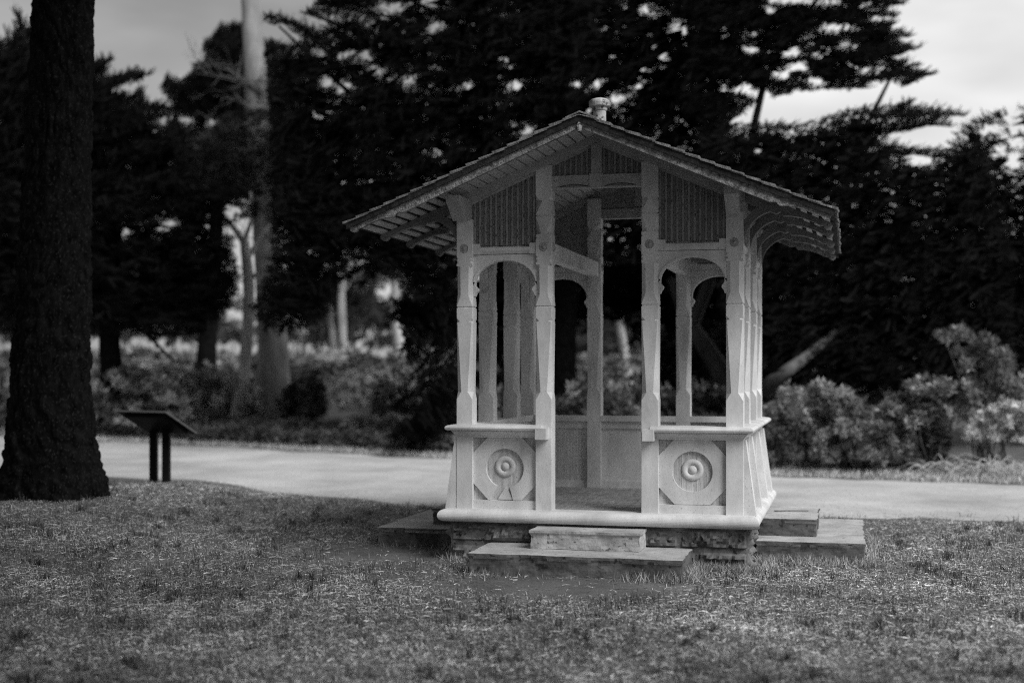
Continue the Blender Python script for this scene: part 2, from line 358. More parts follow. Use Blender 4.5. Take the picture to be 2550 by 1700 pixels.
    if gable:
        m = MB(); RK = lambda u: 3.187 - .43 * abs(u)
        for s in (-1, 1):
            m.prism([(0, RK(0)), (s * 1.09, RK(1.09)), (s * 1.09, zs(1.09)), (0, zs(0))], 1.0, 1.092, T)
            m.prism([(s * .0, RK(0) - .018), (s * .99, RK(.99) - .018), (s * .99, RK(.99) + .003), (s * .0, RK(0) + .003)], 1.01, 1.055, T)
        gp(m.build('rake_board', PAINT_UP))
        m = MB(); m.box(-.04, .04, 2.93, 3.18, 1.01, 1.078, lambda a_, b_, c_: T(a_, b_, c_))
        m.box(-.05, .05, 2.86, 2.955, 1.01, 1.086, lambda a_, b_, c_: T(a_, b_, c_))
        gp(m.build('king_post', PAINT_UP))
        m = MB()
        for s in (-1, 1):
            top = 2.948
            n_ = 10; pts = [(s * (.05 + (U0 - P1 * 0 - .115 - .05) * 0 + (.34 - .05) * k / n_), 2.862 + .022 * math.sin(math.pi * min(1, k / n_ * 1.15)) ** .8 if k / n_ * 1.15 < 1 else 2.862) for k in range(n_ + 1)]
            for k in range(n_): m.prism([pts[k], pts[k + 1], (pts[k + 1][0], top), (pts[k][0], top)], 1.03, 1.066, T)
        m.box(-.34, .34, 2.853, 2.862, 1.0, 1.062, lambda a_, b_, c_: T(a_, b_, c_)); m.box(-.34, .34, 2.862, 2.946, 1.0, 1.029, lambda a_, b_, c_: T(a_, b_, c_))
        gp(m.build('collar_beam', PAINT_UP))
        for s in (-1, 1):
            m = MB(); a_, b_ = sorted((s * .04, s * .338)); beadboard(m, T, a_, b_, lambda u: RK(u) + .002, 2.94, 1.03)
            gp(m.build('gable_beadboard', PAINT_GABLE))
    if wn != 'front':                       # closed below the sill in the middle bay too
        m = MB(); m.box(-.34, .34, .44, 1.0, 1.005, 1.03, lambda a_, b_, c_: T(a_, b_, c_)); m.box(-.339, .339, .44, .50, .985, 1.0045, lambda a_, b_, c_: T(a_, b_, c_))
        m.box(-.339, .339, .97, 1.034, .985, 1.0045, lambda a_, b_, c_: T(a_, b_, c_)); gp(m.build('middle_panel', PAINT))
        for s in (-1, 1):
            for za, zb in ((.441, .50), (.97, 1.034)): gp(MB().box(s * (U0 - .001), s * (U1 + .001), za, zb, .985, .999, lambda a_, b_, c_: T(a_, b_, c_)).build('inner_rail', PAINT))
    if wn in ('left', 'right'):             # battered buttress boards below the sill
        for u in (-P2, -P1, P1, P2):
            hw_ = .058
            gp(MB().prism([(1.075, .442), (1.172, .442), (1.097, .984), (1.075, .984)], u - hw_, u + hw_, lambda a_, b_, t_: T(t_, b_, a_)).build('buttress_board', PAINT))
# plinth, floor, foundation
m = MB(); prof = [(.98, .352), (1.155, .352)] + [(1.155 + .045 * math.sin(a_), .397 - .045 * math.cos(a_)) for a_ in np.linspace(.15, math.pi - .15, 12)] + [(1.155, .4435), (.98, .4435)]
for wn, T in WT.items():
    n_ = len(prof); v = [T(-q_, z_, q_) for q_, z_ in prof] + [T(q_, z_, q_) for q_, z_ in prof]
    m.add(v, [(i_, (i_ + 1) % n_, n_ + (i_ + 1) % n_, n_ + i_) for i_ in range(n_)])
gp(m.build('plinth_moulding', PAINT))
m = MB()
for k in range(16): m.box(-.979, .979, -.979 + k * .1224, -.979 + (k + 1) * .1224 - .004, .40, .439 + .0015 * (k % 3))
gp(m.build('floor', FLOOR))
def rough_block(V, F, T, u0, u1, z0, z1, q, amp=.035, seed=0):
    r = np.random.default_rng(seed); nu = max(4, int((u1 - u0) / .022)); nz_ = max(4, int((z1 - z0) / .022))
    uu = np.linspace(u0 + .005, u1 - .005, nu + 1); zz = np.linspace(z0 + .005, z1 - .005, nz_ + 1)
    h = np.zeros((nz_ + 1, nu + 1))
    for o_ in range(5):
        fx, fz = r.uniform(4, 16, 2) * (1.5 ** o_); ph = r.uniform(0, 6.28, 2)
        h += np.sin(uu[None, :] * fx + ph[0] + 2 * np.sin(zz[:, None] * fz * .7)) * np.sin(zz[:, None] * fz * 2.2 + ph[1]) / 1.5 ** o_
    h += r.normal(0, .35, h.shape)
    ed = np.minimum(np.minimum(np.arange(nu + 1), nu - np.arange(nu + 1))[None, :], np.minimum(np.arange(nz_ + 1), nz_ - np.arange(nz_ + 1))[:, None])
    qq = q + amp * (.75 * h) * np.clip(ed / 2, 0, 1) - .03 * (ed == 0)
    k0 = len(V)
    for j_ in range(nz_ + 1):
        for i_ in range(nu + 1): V.append(T(uu[i_], zz[j_], qq[j_, i_]))
    for j_ in range(nz_):
        for i_ in range(nu): a_ = k0 + j_ * (nu + 1) + i_; F.append((a_, a_ + 1, a_ + nu + 2, a_ + nu + 1))
V = []; F = []; sd_ = 0
for wn, T in WT.items():
    for (z0, z1, cuts) in ((.19, .352, [-1.12, -.35, .28, .62, 1.12]), (-.05, .185, [-1.12, -.6, .1, .75, 1.12])):
        for k in range(len(cuts) - 1): sd_ += 1; rough_block(V, F, T, cuts[k], cuts[k + 1], z0, z1, 1.13, seed=sd_)
k = len(V); m = MB(); m.v = list(V); m.f = list(F); m.box(-1.112, 1.112, -1.112, 1.112, -.1, .351)
gp(m.build('foundation', STONE))
# plates and tie beams
for s in (-1, 1):
    m = MB(); m.prism([(-1.40, 2.785), (1.40, 2.785), (1.40, 2.73), (1.385, 2.73), (1.22, 2.615), (1.16, 2.635), (-1.16, 2.635), (-1.22, 2.615), (-1.385, 2.73), (-1.40, 2.73)], s * (P2 - .05), s * (P2 + .05), lambda a_, b_, t_: (t_, a_, b_))
    gp(m.build('wall_plate', PAINT_UP))
    m = MB(); m.box(s * (P1 - .045), s * (P1 + .045), -.958, .958, 2.335, 2.46); gp(m.build('tie_beam', PAINT, bevel=.006))
# brackets with rafters
bot = [(1.70, 2.542), (1.706, 2.528), (1.700, 2.508), (1.682, 2.498), (1.662, 2.502), (1.650, 2.516), (1.643, 2.530), (1.630, 2.527), (1.614, 2.535), (1.57, 2.560), (1.52, 2.580), (1.47, 2.594), (1.42, 2.603), (1.36, 2.606), (1.342, 2.636), (1.315, 2.622), (1.266, 2.640)]
arc = [(1.262, 2.638), (1.222, 2.624), (1.185, 2.602), (1.15, 2.574), (1.122, 2.54), (1.10, 2.50), (1.086, 2.45), (1.079, 2.40)]
for sx in (-1, 1):
    for y in (-P2, -P1, P1, P2):
        m = MB(); poly = bot + [(.98, 2.745), (.98, zs(.98) - .001)]
        TT = lambda a_, b_, t_: (sx * a_, t_, b_)
        # rafter as quads between soffit line and bottom line
        bb = bot[8:] + [(1.10, 2.712), (.98, 2.762)]
        for k in range(len(bb) - 1):
            (a0, b0), (a1, b1) = bb[k], bb[k + 1]
            m.prism([(a0, b0), (a1, b1), (a1, zs(a1) - .002), (a0, zs(a0) - .002)], y - .033, y + .033, TT)
        m.prism(bot[:9] + [(1.614, zs(1.614) - .002), (1.69, zs(1.69) - .002)], y - .0335, y + .0335, TT)
        up = [(1.262, 2.665), (1.235, 2.672), (1.205, 2.676), (1.165, 2.662), (1.135, 2.64), (1.11, 2.61), (1.09, 2.59), (1.079, 2.575)]
        for k in range(7): m.prism([arc[k], arc[k + 1], up[k + 1], up[k]], y - .030, y + .030, TT)
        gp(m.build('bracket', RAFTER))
# barge boards, soffit boards, shingles
for sy in (-1, 1):
    m = MB()
    for sx in (-1, 1):
        TT = lambda a_, b_, t_: (sx * a_, t_, b_)
        bb = [(.0, 3.186), (.3, 3.060), (.6, 2.930), (.9, 2.801), (1.2, 2.672), (1.30, 2.629), (1.345, 2.627), (1.367, 2.600), (1.42, 2.598), (1.47, 2.588), (1.52, 2.573), (1.57, 2.551), (1.61, 2.529)]
        tp = lambda x_: 3.272 - .415 * x_
        y0, y1 = sorted((sy * 1.71, sy * 1.672))
        for k in range(len(bb) - 1):
            (a0, b0), (a1, b1) = bb[k], bb[k + 1]; m.prism([(a0, b0), (a1, b1), (a1, tp(a1)), (a0, tp(a0))], y0, y1, TT)
        m.prism([(1.61, 2.529), (1.640, 2.526), (1.648, 2.512), (1.662, 2.500), (1.682, 2.497), (1.700, 2.508), (1.707, 2.526), (1.71, 2.56), (1.61, tp(1.61))], y0, y1, TT)
    gp(m.build('barge_board', BARGE))
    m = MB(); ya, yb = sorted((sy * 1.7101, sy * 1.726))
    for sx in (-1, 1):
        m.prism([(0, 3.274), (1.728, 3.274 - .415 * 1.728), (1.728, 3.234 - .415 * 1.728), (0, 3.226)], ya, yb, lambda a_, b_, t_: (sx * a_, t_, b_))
    gp(m.build('verge_strip', VERGE))  # fascia strip, its colour darkened to include the shingles' shadow
    m = MB()
    m.prism([(-.012, 3.16), (.012, 3.16), (.018, 3.20), (0, 3.235), (-.018, 3.20)], sy * 1.7102, sy * 1.722, lambda a_, b_, t_: (a_, t_, b_)); gp(m.build('ridge_pin', METAL))
m = MB()
for sx in (-1, 1):
    k = 0; x = 0.004
    while x < 1.715:
        bw_ = .064 if x < 1.12 else .044; x1 = min(x + bw_, 1.725); TT = lambda a_, b_, t_: (sx * a_, t_, b_)
        m.prism([(x, zs(x) + .012), (x1, zs(x1) + .012), (x1, zs(x1)), (x, zs(x))], -1.669, 1.669, TT)
        x = x1 + (.012 if x1 < 1.12 else .036)
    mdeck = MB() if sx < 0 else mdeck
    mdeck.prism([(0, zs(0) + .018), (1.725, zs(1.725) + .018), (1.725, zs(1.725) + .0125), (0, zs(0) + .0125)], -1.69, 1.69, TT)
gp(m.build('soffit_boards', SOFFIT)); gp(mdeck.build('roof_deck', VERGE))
m = MB(); r_ = random.Random(3)
ca, sa = math.cos(math.atan(.415)), math.sin(math.atan(.415))
for sx in (-1, 1):
    nc = 17; Ls = 1.742 / ca; ex = Ls / nc
    for c in range(nc):
        y = -1.735 - r_.uniform(0, .05)
        while y < 1.73:
            w_ = r_.uniform(.07, .15); y0 = max(y, -1.735 + r_.uniform(-.004, .006)); y1 = min(y + w_, 1.735)
            if y1 - y0 > .02:
                s0, s1 = (nc - 1 - c) * ex * 1.0, (nc - c) * ex + r_.uniform(-.008, .010)
                s0 = max(0, s0 - ex * .8); h0, h1 = .004, .020 + r_.uniform(0, .009)
                def Q(s_, h_, yy): return (sx * (s_ * ca + h_ * sa), yy, 3.27 - s_ * sa + h_ * ca)
                v = [Q(s0, 0, y0), Q(s1, .012, y0), Q(s1, .012 + h1 * .6, y0), Q(s0, h0, y0), Q(s0, 0, y1), Q(s1, .012, y1), Q(s1, .012 + h1 * .6, y1), Q(s0, h0, y1)]
                m.add(v, [(0, 1, 2, 3), (7, 6, 5, 4), (0, 4, 5, 1), (1, 5, 6, 2), (2, 6, 7, 3), (3, 7, 4, 0)])
            y += w_ + .003
m.prism([(-.10, 3.262), (0, 3.302), (.10, 3.262), (.10, 3.252), (0, 3.29), (-.10, 3.252)], -1.72, 1.72, lambda a_, b_, t_: (a_, t_, b_))
roof = gp(m.build('roof', SHINGLE))
m = MB(); m.lathe([(.056, 3.20), (.054, 3.44), (.062, 3.445), (.064, 3.45), (.066, 3.468), (.082, 3.470), (.090, 3.476), (.092, 3.50), (.088, 3.515), (.07, 3.528), (.04, 3.536), (.001, 3.538)], lambda a_, b_, h: (a_ * .88 + .012, b_ * .88 - 1.0, h - .01), 24)
sub(m.build('vent_pipe', METAL, smooth=False), roof)
adopt(G, GP)

# ------------------------------------------------------------------ stone steps (three flights, each of two slabs)
from mathutils import noise as mn
def slab(x0, x1, y0, y1, z0, z1, seed, amp=.006):
    m = MB(); st = .022
    def face(fn, na, nb):
        k0 = len(m.v)
        for j_ in range(nb + 1):
            for i_ in range(na + 1): m.v.append(fn(i_ / na, j_ / nb))
        for j_ in range(nb):
            for i_ in range(na): a_ = k0 + j_ * (na + 1) + i_; m.f.append((a_, a_ + 1, a_ + na + 2, a_ + na + 1))
    nx = int((x1 - x0) / st); ny = int((y1 - y0) / st); nz_ = max(8, int((z1 - z0) / .018))
    def J(x, y, z):
        p = Vector((x * 5 + seed * 7.3, y * 5, z * 7)); v = mn.noise_vector(p) * 1.2 + mn.noise_vector(p * 3.1) * .7 + mn.noise_vector(p * 8) * .4
        side = z < z1 - .02; a_ = amp * (1.5 if side else .55)
        ck = max(0, mn.noise(Vector((x * 9 + seed, y * 9, 3.3)))) * .03 if z1 - .03 < z else 0     # chipped upper arris
        cx_ = (x0 + x1) / 2; cy_ = (y0 + y1) / 2; e = min(abs(x - x0), abs(x - x1), abs(y - y0), abs(y - y1))
        k = ck if e < .004 else 0
        sx_ = -1 if abs(x - x0) < .002 else (1 if abs(x - x1) < .002 else 0); sy_ = -1 if abs(y - y0) < .002 else (1 if abs(y - y1) < .002 else 0)
        und = .016 if side else 0
        return (x + v[0] * a_ - sx_ * (k + und * .6), y + v[1] * a_ - sy_ * (k + und), z + v[2] * amp * .3)
    X = lambda t_: x0 + (x1 - x0) * t_; Y = lambda t_: y0 + (y1 - y0) * t_; Z = lambda t_: z0 + (z1 - z0) * t_
    face(lambda a_, b_: J(X(a_), Y(b_), z1), nx, ny)
    for yy in (y0, y1): face(lambda a_, b_, yy=yy: J(X(a_), yy, Z(b_)), nx, nz_)
    for xx in (x0, x1): face(lambda a_, b_, xx=xx: J(xx, Y(a_), Z(b_)), ny, nz_)
    return m
def steps(name, label, low, up, seed, front):
    parts = []
    for k, (b, z0, z1) in enumerate(((low, -.1, .20), (up, .202, .335))):
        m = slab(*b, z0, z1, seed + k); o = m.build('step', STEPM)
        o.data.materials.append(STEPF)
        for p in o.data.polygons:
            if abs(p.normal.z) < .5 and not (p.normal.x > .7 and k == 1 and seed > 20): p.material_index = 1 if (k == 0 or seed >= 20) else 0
        parts.append(o)
    c = ((low[0] + low[1]) / 2, (low[2] + low[3]) / 2, .05)
    return thing_at(name, c, label, 'steps', parts)
steps('stone_steps', 'two broad stone steps before the open front doorway of the gazebo', (-.80, .725, -1.76, -1.13), (-.43, .385, -1.43, -1.128), 10, 1)
steps('stone_steps', 'two stone steps on the right side of the gazebo, nearest the gravel path', (1.13, 1.94, -.56, 1.12), (1.128, 1.585, -.24, .76), 20, 0)
steps('stone_steps', 'two stone steps on the left side of the gazebo, dark edge towards the lawn', (-1.96, -1.13, -.45, 1.0), (-1.58, -1.128, -.14, .76), 30, 0)

# ------------------------------------------------------------------ interpretive sign
sg = []
c0 = XD((268 - HX) / FD * 15.0, 15.0, 1.045)[0]; av = .66 * RGT - .40 * FWD; bv = .22 * RGT + .50 * FWD + np.array([0, 0, -.255])
nv = np.cross(av, bv); nv /= np.linalg.norm(nv)
if nv[2] < 0: nv = -nv
m = MB(); q = [c0, c0 + av, c0 + av + bv, c0 + bv]
m.add(list(q) + [p_ - nv * .022 for p_ in q], [(0, 1, 2, 3), (7, 6, 5, 4), (0, 4, 5, 1), (1, 5, 6, 2), (2, 6, 7, 3), (3, 7, 4, 0)])
pan = m.build('sign_panel', SIGNE, bevel=.003); pan.data.materials.append(SIGNM)
for p_ in pan.data.polygons:
    if p_.normal.dot(Vector(nv)) < -.9: p_.material_index = 1
sg.append(pan)
m = MB(); q2 = [c0 + av * a_ + bv * b_ - nv * .022 for a_, b_ in ((.1, .12), (.9, .12), (.9, .88), (.1, .88))]
m.add(list(q2) + [p_ - nv * .03 for p_ in q2], [(0, 1, 2, 3), (7, 6, 5, 4), (0, 4, 5, 1), (1, 5, 6, 2), (2, 6, 7, 3), (3, 7, 4, 0)]); sg.append(m.build('back_frame', SIGNM))
for xx, dd in ((353, 15.35), (382, 15.2)):
    b_ = XD((xx - HX) / FD * dd, dd, 0)[0]; ca_, sa_ = RGT[:2], FWD[:2]; h_ = .042
    pts = [(b_[0] + i_ * ca_[0] * h_ + j_ * sa_[0] * h_, b_[1] + i_ * ca_[1] * h_ + j_ * sa_[1] * h_) for i_, j_ in ((-1, -1), (1, -1), (1, 1), (-1, 1))]
    sg.append(MB().prism(pts, .05, .93, lambda a_, b2, t_: (a_, b2, t_)).build('post', SIGNM, bevel=.004))
thing_at('information_sign', tuple(XD((367 - HX) / FD * 15.2, 15.2, .2)[0]), 'dark slanted information panel on two metal posts, seen from behind at the lawn edge', 'sign', sg)

# ------------------------------------------------------------------ trees
def tube(pts, rad, n=10, bump=.0, seed=0, sub_=1, flare=None):
    pts = np.asarray(pts, float); rad = np.asarray(rad, float)
    t = np.concatenate([[0], np.cumsum(np.linalg.norm(np.diff(pts, axis=0), axis=1))])
    m_ = max(2, int(sub_)); tt = np.linspace(0, t[-1], (len(pts) - 1) * m_ + 1)
    # smooth (Catmull-like) via interpolation then smoothing
    p = np.stack([np.interp(tt, t, pts[:, k]) for k in range(3)], 1); r = np.interp(tt, t, rad)
    for _ in range(m_ // 2):
        p[1:-1] = (p[:-2] + 2 * p[1:-1] + p[2:]) / 4; r[1:-1] = (r[:-2] + 2 * r[1:-1] + r[2:]) / 4
    d = np.gradient(p, axis=0); d /= np.linalg.norm(d, axis=1)[:, None] + 1e-9
    ref = np.array([.3, 1, 0.]) if abs(d[:, 2]).mean() > .6 else np.array([0, 0, 1.])
    a = np.cross(d, ref); a /= np.linalg.norm(a, axis=1)[:, None] + 1e-9; b = np.cross(d, a)
    th = np.linspace(0, 2 * np.pi, n, endpoint=False); rg = np.random.default_rng(seed)
    R = np.repeat(r[:, None], n, 1)
    if bump > 0:
        ph = rg.uniform(0, 6.28, 8); zz = tt[:, None]
        R *= 1 + bump * (.5 * np.sin(3 * th + ph[0] + zz * .5) + .4 * np.sin(5 * th + ph[1] - zz * .9) + .4 * np.sin(9 * th + ph[2] + 1.5 * np.sin(zz * 2 + ph[3])) + .35 * np.sin(zz * 4.3 + 2 * th + ph[4]))
        R *= 1 + bump * .45 * rg.normal(0, 1, R.shape)
    if flare is not None: R *= flare(tt, th)
    V = p[:, None, :] + R[:, :, None] * (np.cos(th)[None, :, None] * a[:, None, :] + np.sin(th)[None, :, None] * b[:, None, :])
    k = len(tt); i_, j_ = np.meshgrid(np.arange(n), np.arange(k - 1)); A = (j_ * n + i_).ravel(); B = (j_ * n + (i_ + 1) % n).ravel()
    return V.reshape(-1, 3), np.stack([A, B, B + n, A + n], 1)
class Geo:
    def __init__(s): s.V = []; s.F = {}; s.n = 0; s.tn = []
    def add(s, V, F, tone=1.):
        s.V.append(V); s.F.setdefault(F.shape[1], []).append(F + s.n); s.n += len(V)
        s.tn.append(np.full(len(V), tone) if np.isscalar(tone) else tone); return s
    def build(s, name, material, parent=None, smooth=False, tone=False):
        return mesh_np(name, np.concatenate(s.V), [np.concatenate(f) for f in s.F.values()], material, parent, smooth, np.concatenate(s.tn) if tone else None)
# flat fan of scale-leaf twiglets, unit length along +x
def spray_template(n=11, wid=.30, seed=1):
    r = np.random.default_rng(seed); T = []
    for k in range(n):
        x = .08 + .86 * k / (n - 1)
        for s in (-1, 1):
            l = wid * (1.1 - .75 * x) * r.uniform(.75, 1.2); ang = math.radians(r.uniform(28, 55)); up = r.uniform(.02, .10)
            d = np.array([math.cos(ang) * l, s * math.sin(ang) * l, up * l * 3 + .04]); b = np.array([x, 0, .12 * x * x]); nrm = np.array([-d[1], d[0], 0]) / (np.linalg.norm(d[:2]) + 1e-9) * .032
            T += [b - nrm, b + nrm + np.array([0, 0, .01]), b + d]
    T += [np.array([.8, -.03, .08]), np.array([.8, .03, .08]), np.array([1.08, 0, .17])]
    return np.array(T)
SPR = [spray_template(11, .27, s) for s in range(4)]
def frames(D, roll):
    D = D / (np.linalg.norm(D, axis=1)[:, None] + 1e-9); up = np.tile([0, 0, 1.], (len(D), 1))
    S = np.cross(up, D); S /= np.linalg.norm(S, axis=1)[:, None] + 1e-6; U = np.cross(D, S)
    c, s = np.cos(roll)[:, None], np.sin(roll)[:, None]
    return D, S * c + U * s, U * c - S * s
def place(geo, tmpl, P, D, S, roll, tone):
    """stamp template triangles at points P, along D, scaled S"""
    a, b, c = frames(D, roll); k = len(tmpl)
    V = P[:, None, :] + S[:, None, None] * (tmpl[None, :, 0, None] * a[:, None, :] + tmpl[None, :, 1, None] * b[:, None, :] + tmpl[None, :, 2, None] * c[:, None, :])
    n = len(P) * k; geo.add(V.reshape(-1, 3), np.arange(n).reshape(-1, 3), np.repeat(tone, k))
def inpoly(x, y, poly):
    poly = np.asarray(poly, float); ins = np.zeros(len(x), bool); n = len(poly)
    for k in range(n):
        x1, y1 = poly[k]; x2, y2 = poly[(k + 1) % n]
        c = ((y1 > y) != (y2 > y)) & (x < (x2 - x1) * (y - y1) / (y2 - y1 + 1e-12) + x1); ins ^= c
    return ins
_gn = np.random.default_rng(5).random((64, 64))
def vnoise(x, y, sc):
    u, v = x / sc, y / sc; iu, iv = np.floor(u).astype(int), np.floor(v).astype(int); fu, fv = sstep(u - iu), sstep(v - iv)
    g_ = lambda a, b: _gn[a % 64, b % 64]
    return (g_(iu, iv) * (1 - fu) + g_(iu + 1, iv) * fu) * (1 - fv) + (g_(iu, iv + 1) * (1 - fu) + g_(iu + 1, iv + 1) * fu) * fv
def foliage(geo, poly, d0, th, n, size=.34, ang=0., spread=50., gap=.78, holes=(), blockers=None, tone=(.6, 1.5), seed=0, gsc=26, clump=40, rise=.25):
    """Crown of leafy sprays filling a rounded volume; the outline gives its real extent at distance d0."""
    n = int(n * 1.55); size *= .76; rg = np.random.default_rng(seed + 100); poly = np.asarray(poly, float)
    lo, hi = poly.min(0), poly.max(0); pxm = FD / d0
    def samp(m_, margin):
        out = []; tot = 0
        while tot < m_:
            k = m_ * 2; x = rg.uniform(lo[0], hi[0], k); y = rg.uniform(lo[1], hi[1], k); ok = inpoly(x, y, poly)
            gn = vnoise(x + seed * 37, y + seed * 91, gsc * 2.2) * .45 + vnoise(x * .6 + seed * 11 + y * .12, y * 2.1, gsc) * .55
            ok &= gn < gap + (0 if margin == 0 else -.03)
            for h in holes:
                hx, hy, rx, ry = (list(h) + [h[-1]])[:4] if len(h) == 3 else h
                ok &= ((x - hx) / (rx + margin)) ** 2 + ((y - hy) / (ry + margin * .7)) ** 2 > 1
            out.append(np.stack([x[ok], y[ok]], 1)); tot += ok.sum()
            if len(out) > 40: break
        return np.concatenate(out)[:m_]
    q = samp(n, size * pxm * .28)
    # clumps: lighter / darker tone and depth waves
    wv = vnoise(q[:, 0] + 500, q[:, 1] * 3.4 + q[:, 0] * .25 + seed * 13, clump); wv2 = vnoise(q[:, 0] * .7 - 300, q[:, 1] * 2.0, clump * 2.3)
    d = d0 + th * (rg.uniform(-.5, .5, len(q)) * .8 + (wv - .5) * .7)
    P = at(q[:, 0] + (0), q[:, 1], d); 
    an = np.radians(ang + rg.normal(0, spread, len(q))); depthc = rg.normal(0, .6, len(q))
    D = np.cos(an)[:, None] * RGT + depthc[:, None] * FWD + (np.sin(an) * .8 + rise)[:, None] * np.array([0, 0, 1.])
    S = size * rg.uniform(.55, 1.25, len(q)); P = P - D / np.linalg.norm(D, axis=1)[:, None] * S[:, None] * .45
    tn = (tone[0] + (tone[1] - tone[0]) * rg.random(len(q))) * (.55 + .9 * wv)
    idx = rg.integers(0, 4, len(q)); roll = rg.normal(0, .7, len(q))
    for k in range(4):
        s_ = idx == k
        if s_.any(): place(geo, SPR[k], P[s_], D[s_], S[s_], roll[s_], tn[s_])
    nb = int(blockers * 1.3) if blockers is not None else n // 3
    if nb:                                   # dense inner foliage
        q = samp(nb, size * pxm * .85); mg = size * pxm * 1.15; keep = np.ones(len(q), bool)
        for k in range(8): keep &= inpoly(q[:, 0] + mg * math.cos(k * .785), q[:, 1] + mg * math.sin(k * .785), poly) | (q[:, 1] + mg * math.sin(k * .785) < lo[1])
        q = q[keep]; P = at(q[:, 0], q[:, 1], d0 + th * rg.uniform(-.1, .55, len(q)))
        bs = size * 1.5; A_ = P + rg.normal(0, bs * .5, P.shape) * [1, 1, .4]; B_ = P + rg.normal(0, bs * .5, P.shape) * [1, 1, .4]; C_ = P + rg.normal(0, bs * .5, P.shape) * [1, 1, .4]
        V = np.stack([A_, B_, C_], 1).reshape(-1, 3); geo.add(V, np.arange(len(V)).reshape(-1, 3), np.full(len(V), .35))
def tongue(geo, pts, d, w0, size, seed=0, tone=(.5, 1.4), n=60, droop=0.):
    """one fringed bough: sprays standing off a tapering branch"""
    rg = np.random.default_rng(seed + 900); a = np.array([(x, y, d) for x, y in pts], float); P_ = at(a[:, 0], a[:, 1], a[:, 2])
    L_ = np.concatenate([[0], np.cumsum(np.linalg.norm(np.diff(P_, axis=0), axis=1))]); n = int(n * L_[-1]); t = rg.random(n) ** .9
    Q = np.stack([np.interp(t * L_[-1], L_, P_[:, k]) for k in range(3)], 1); T_ = np.stack([np.interp(np.minimum(t * L_[-1] + .1, L_[-1] - 1e-3), (L_[:-1] + L_[1:]) / 2, np.diff(P_[:, k]) / np.diff(L_)) for k in range(3)], 1)
    wd = w0 * (1 - t) ** .8 + .02; off = rg.normal(0, .5, (n, 3)) * wd[:, None] * [1.2, 1.2, .55]; sd = rg.normal(0, .55, (n, 3)); sd[:, 2] = np.abs(sd[:, 2]) * .7 + .12 - droop
    place(geo, SPR[seed % 4], Q + off, T_ + sd, size * rg.uniform(.5, 1.2, n) * (1.1 - .5 * t), rg.normal(0, .8, n), rg.uniform(*tone, n))
    V, F = tube(P_, np.linspace(.03, .006, len(P_)), 5, 0, 1, 3); geo.add(V, F, .4)
def path_at(pts):                            # [(x,y,d)...] -> world
    a = np.array(pts, float); return at(a[:, 0], a[:, 1], a[:, 2])
def ground_at(x, d):
    X = (x - HX) / FD * d; return XD(X, d, gz(X, d))[0]
def limbs(geo, specs, n=7, bump=.08):
    for k, (pts, r0, r1) in enumerate(specs):
        p = path_at(pts); r = np.linspace(r0, r1, len(p)); V, F = tube(p, r, n, bump, k, 5); geo.add(V, F)

# --- big dark trunk in the near left
g_ = Geo(); b0 = ground_at(122, 12.5)
pts = [(118, 1175, 12.5), (122, 1110, 12.5), (118, 1030, 12.5), (115, 920, 12.5), (122, 700, 12.5), (132, 400, 12.5), (145, 0, 12.5), (150, -500, 12.6), (165, -1000, 12.8), (175, -1700, 13)]
p = path_at(pts); rad = np.array([.50, .46, .405, .365, .335, .30, .275, .25, .2, .1])
def bark(tt, th):
    TH, TT_ = np.meshgrid(th, tt); A = np.ones_like(TH); cx_, sx_ = np.cos(TH), np.sin(TH)
    def vn(fx, fz, o_):                       # seamless round the trunk
        a_ = vnoise(TH * fx + 200 + o_ + 6 * np.sin(TT_ * 1.3), TT_ * fz + 300 + o_, 1.); b_ = vnoise((TH + 2 * np.pi) * fx + 200 + o_ + 6 * np.sin(TT_ * 1.3), TT_ * fz + 300 + o_, 1.)
        k_ = np.clip((TH - 5.6) / (2 * np.pi - 5.6), 0, 1); c_ = vnoise((TH - 2 * np.pi) * fx + 200 + o_ + 6 * np.sin(TT_ * 1.3), TT_ * fz + 300 + o_, 1.); return a_ * (1 - k_) + c_ * k_
    n1 = vn(5.5, 7, 0); n2 = vn(12, 17, 9); n3 = vn(26, 40, 5)
    A += .085 * (1 - np.abs(2 * n1 - 1) * 2.2).clip(-1, 1) * -.6 + .05 * (np.abs(2 * n2 - 1) - .4) + .03 * (n3 - .5)
    A += .20 * np.exp(-TT_ * 3.0) * (.5 + .5 * np.sin(TH * 5 + 1)); return A
V, F = tube(p, rad, 170, .0, 3, 70, bark); g_.add(V, F)
limbs(g_, [([(135, -700, 12.6), (-250, -1100, 12), (-600, -1350, 11)], .16, .05), ([(150, -600, 12.6), (500, -950, 12), (800, -1150, 11.5)], .15, .04), ([(160, -900, 12.8), (200, -1300, 10.8), (250, -1500, 9)], .14, .04), ([(160, -1000, 12.8), (100, -1500, 15), (60, -1700, 16)], .13, .04)])
tr = g_.build('trunk', BARK_D, smooth=True)
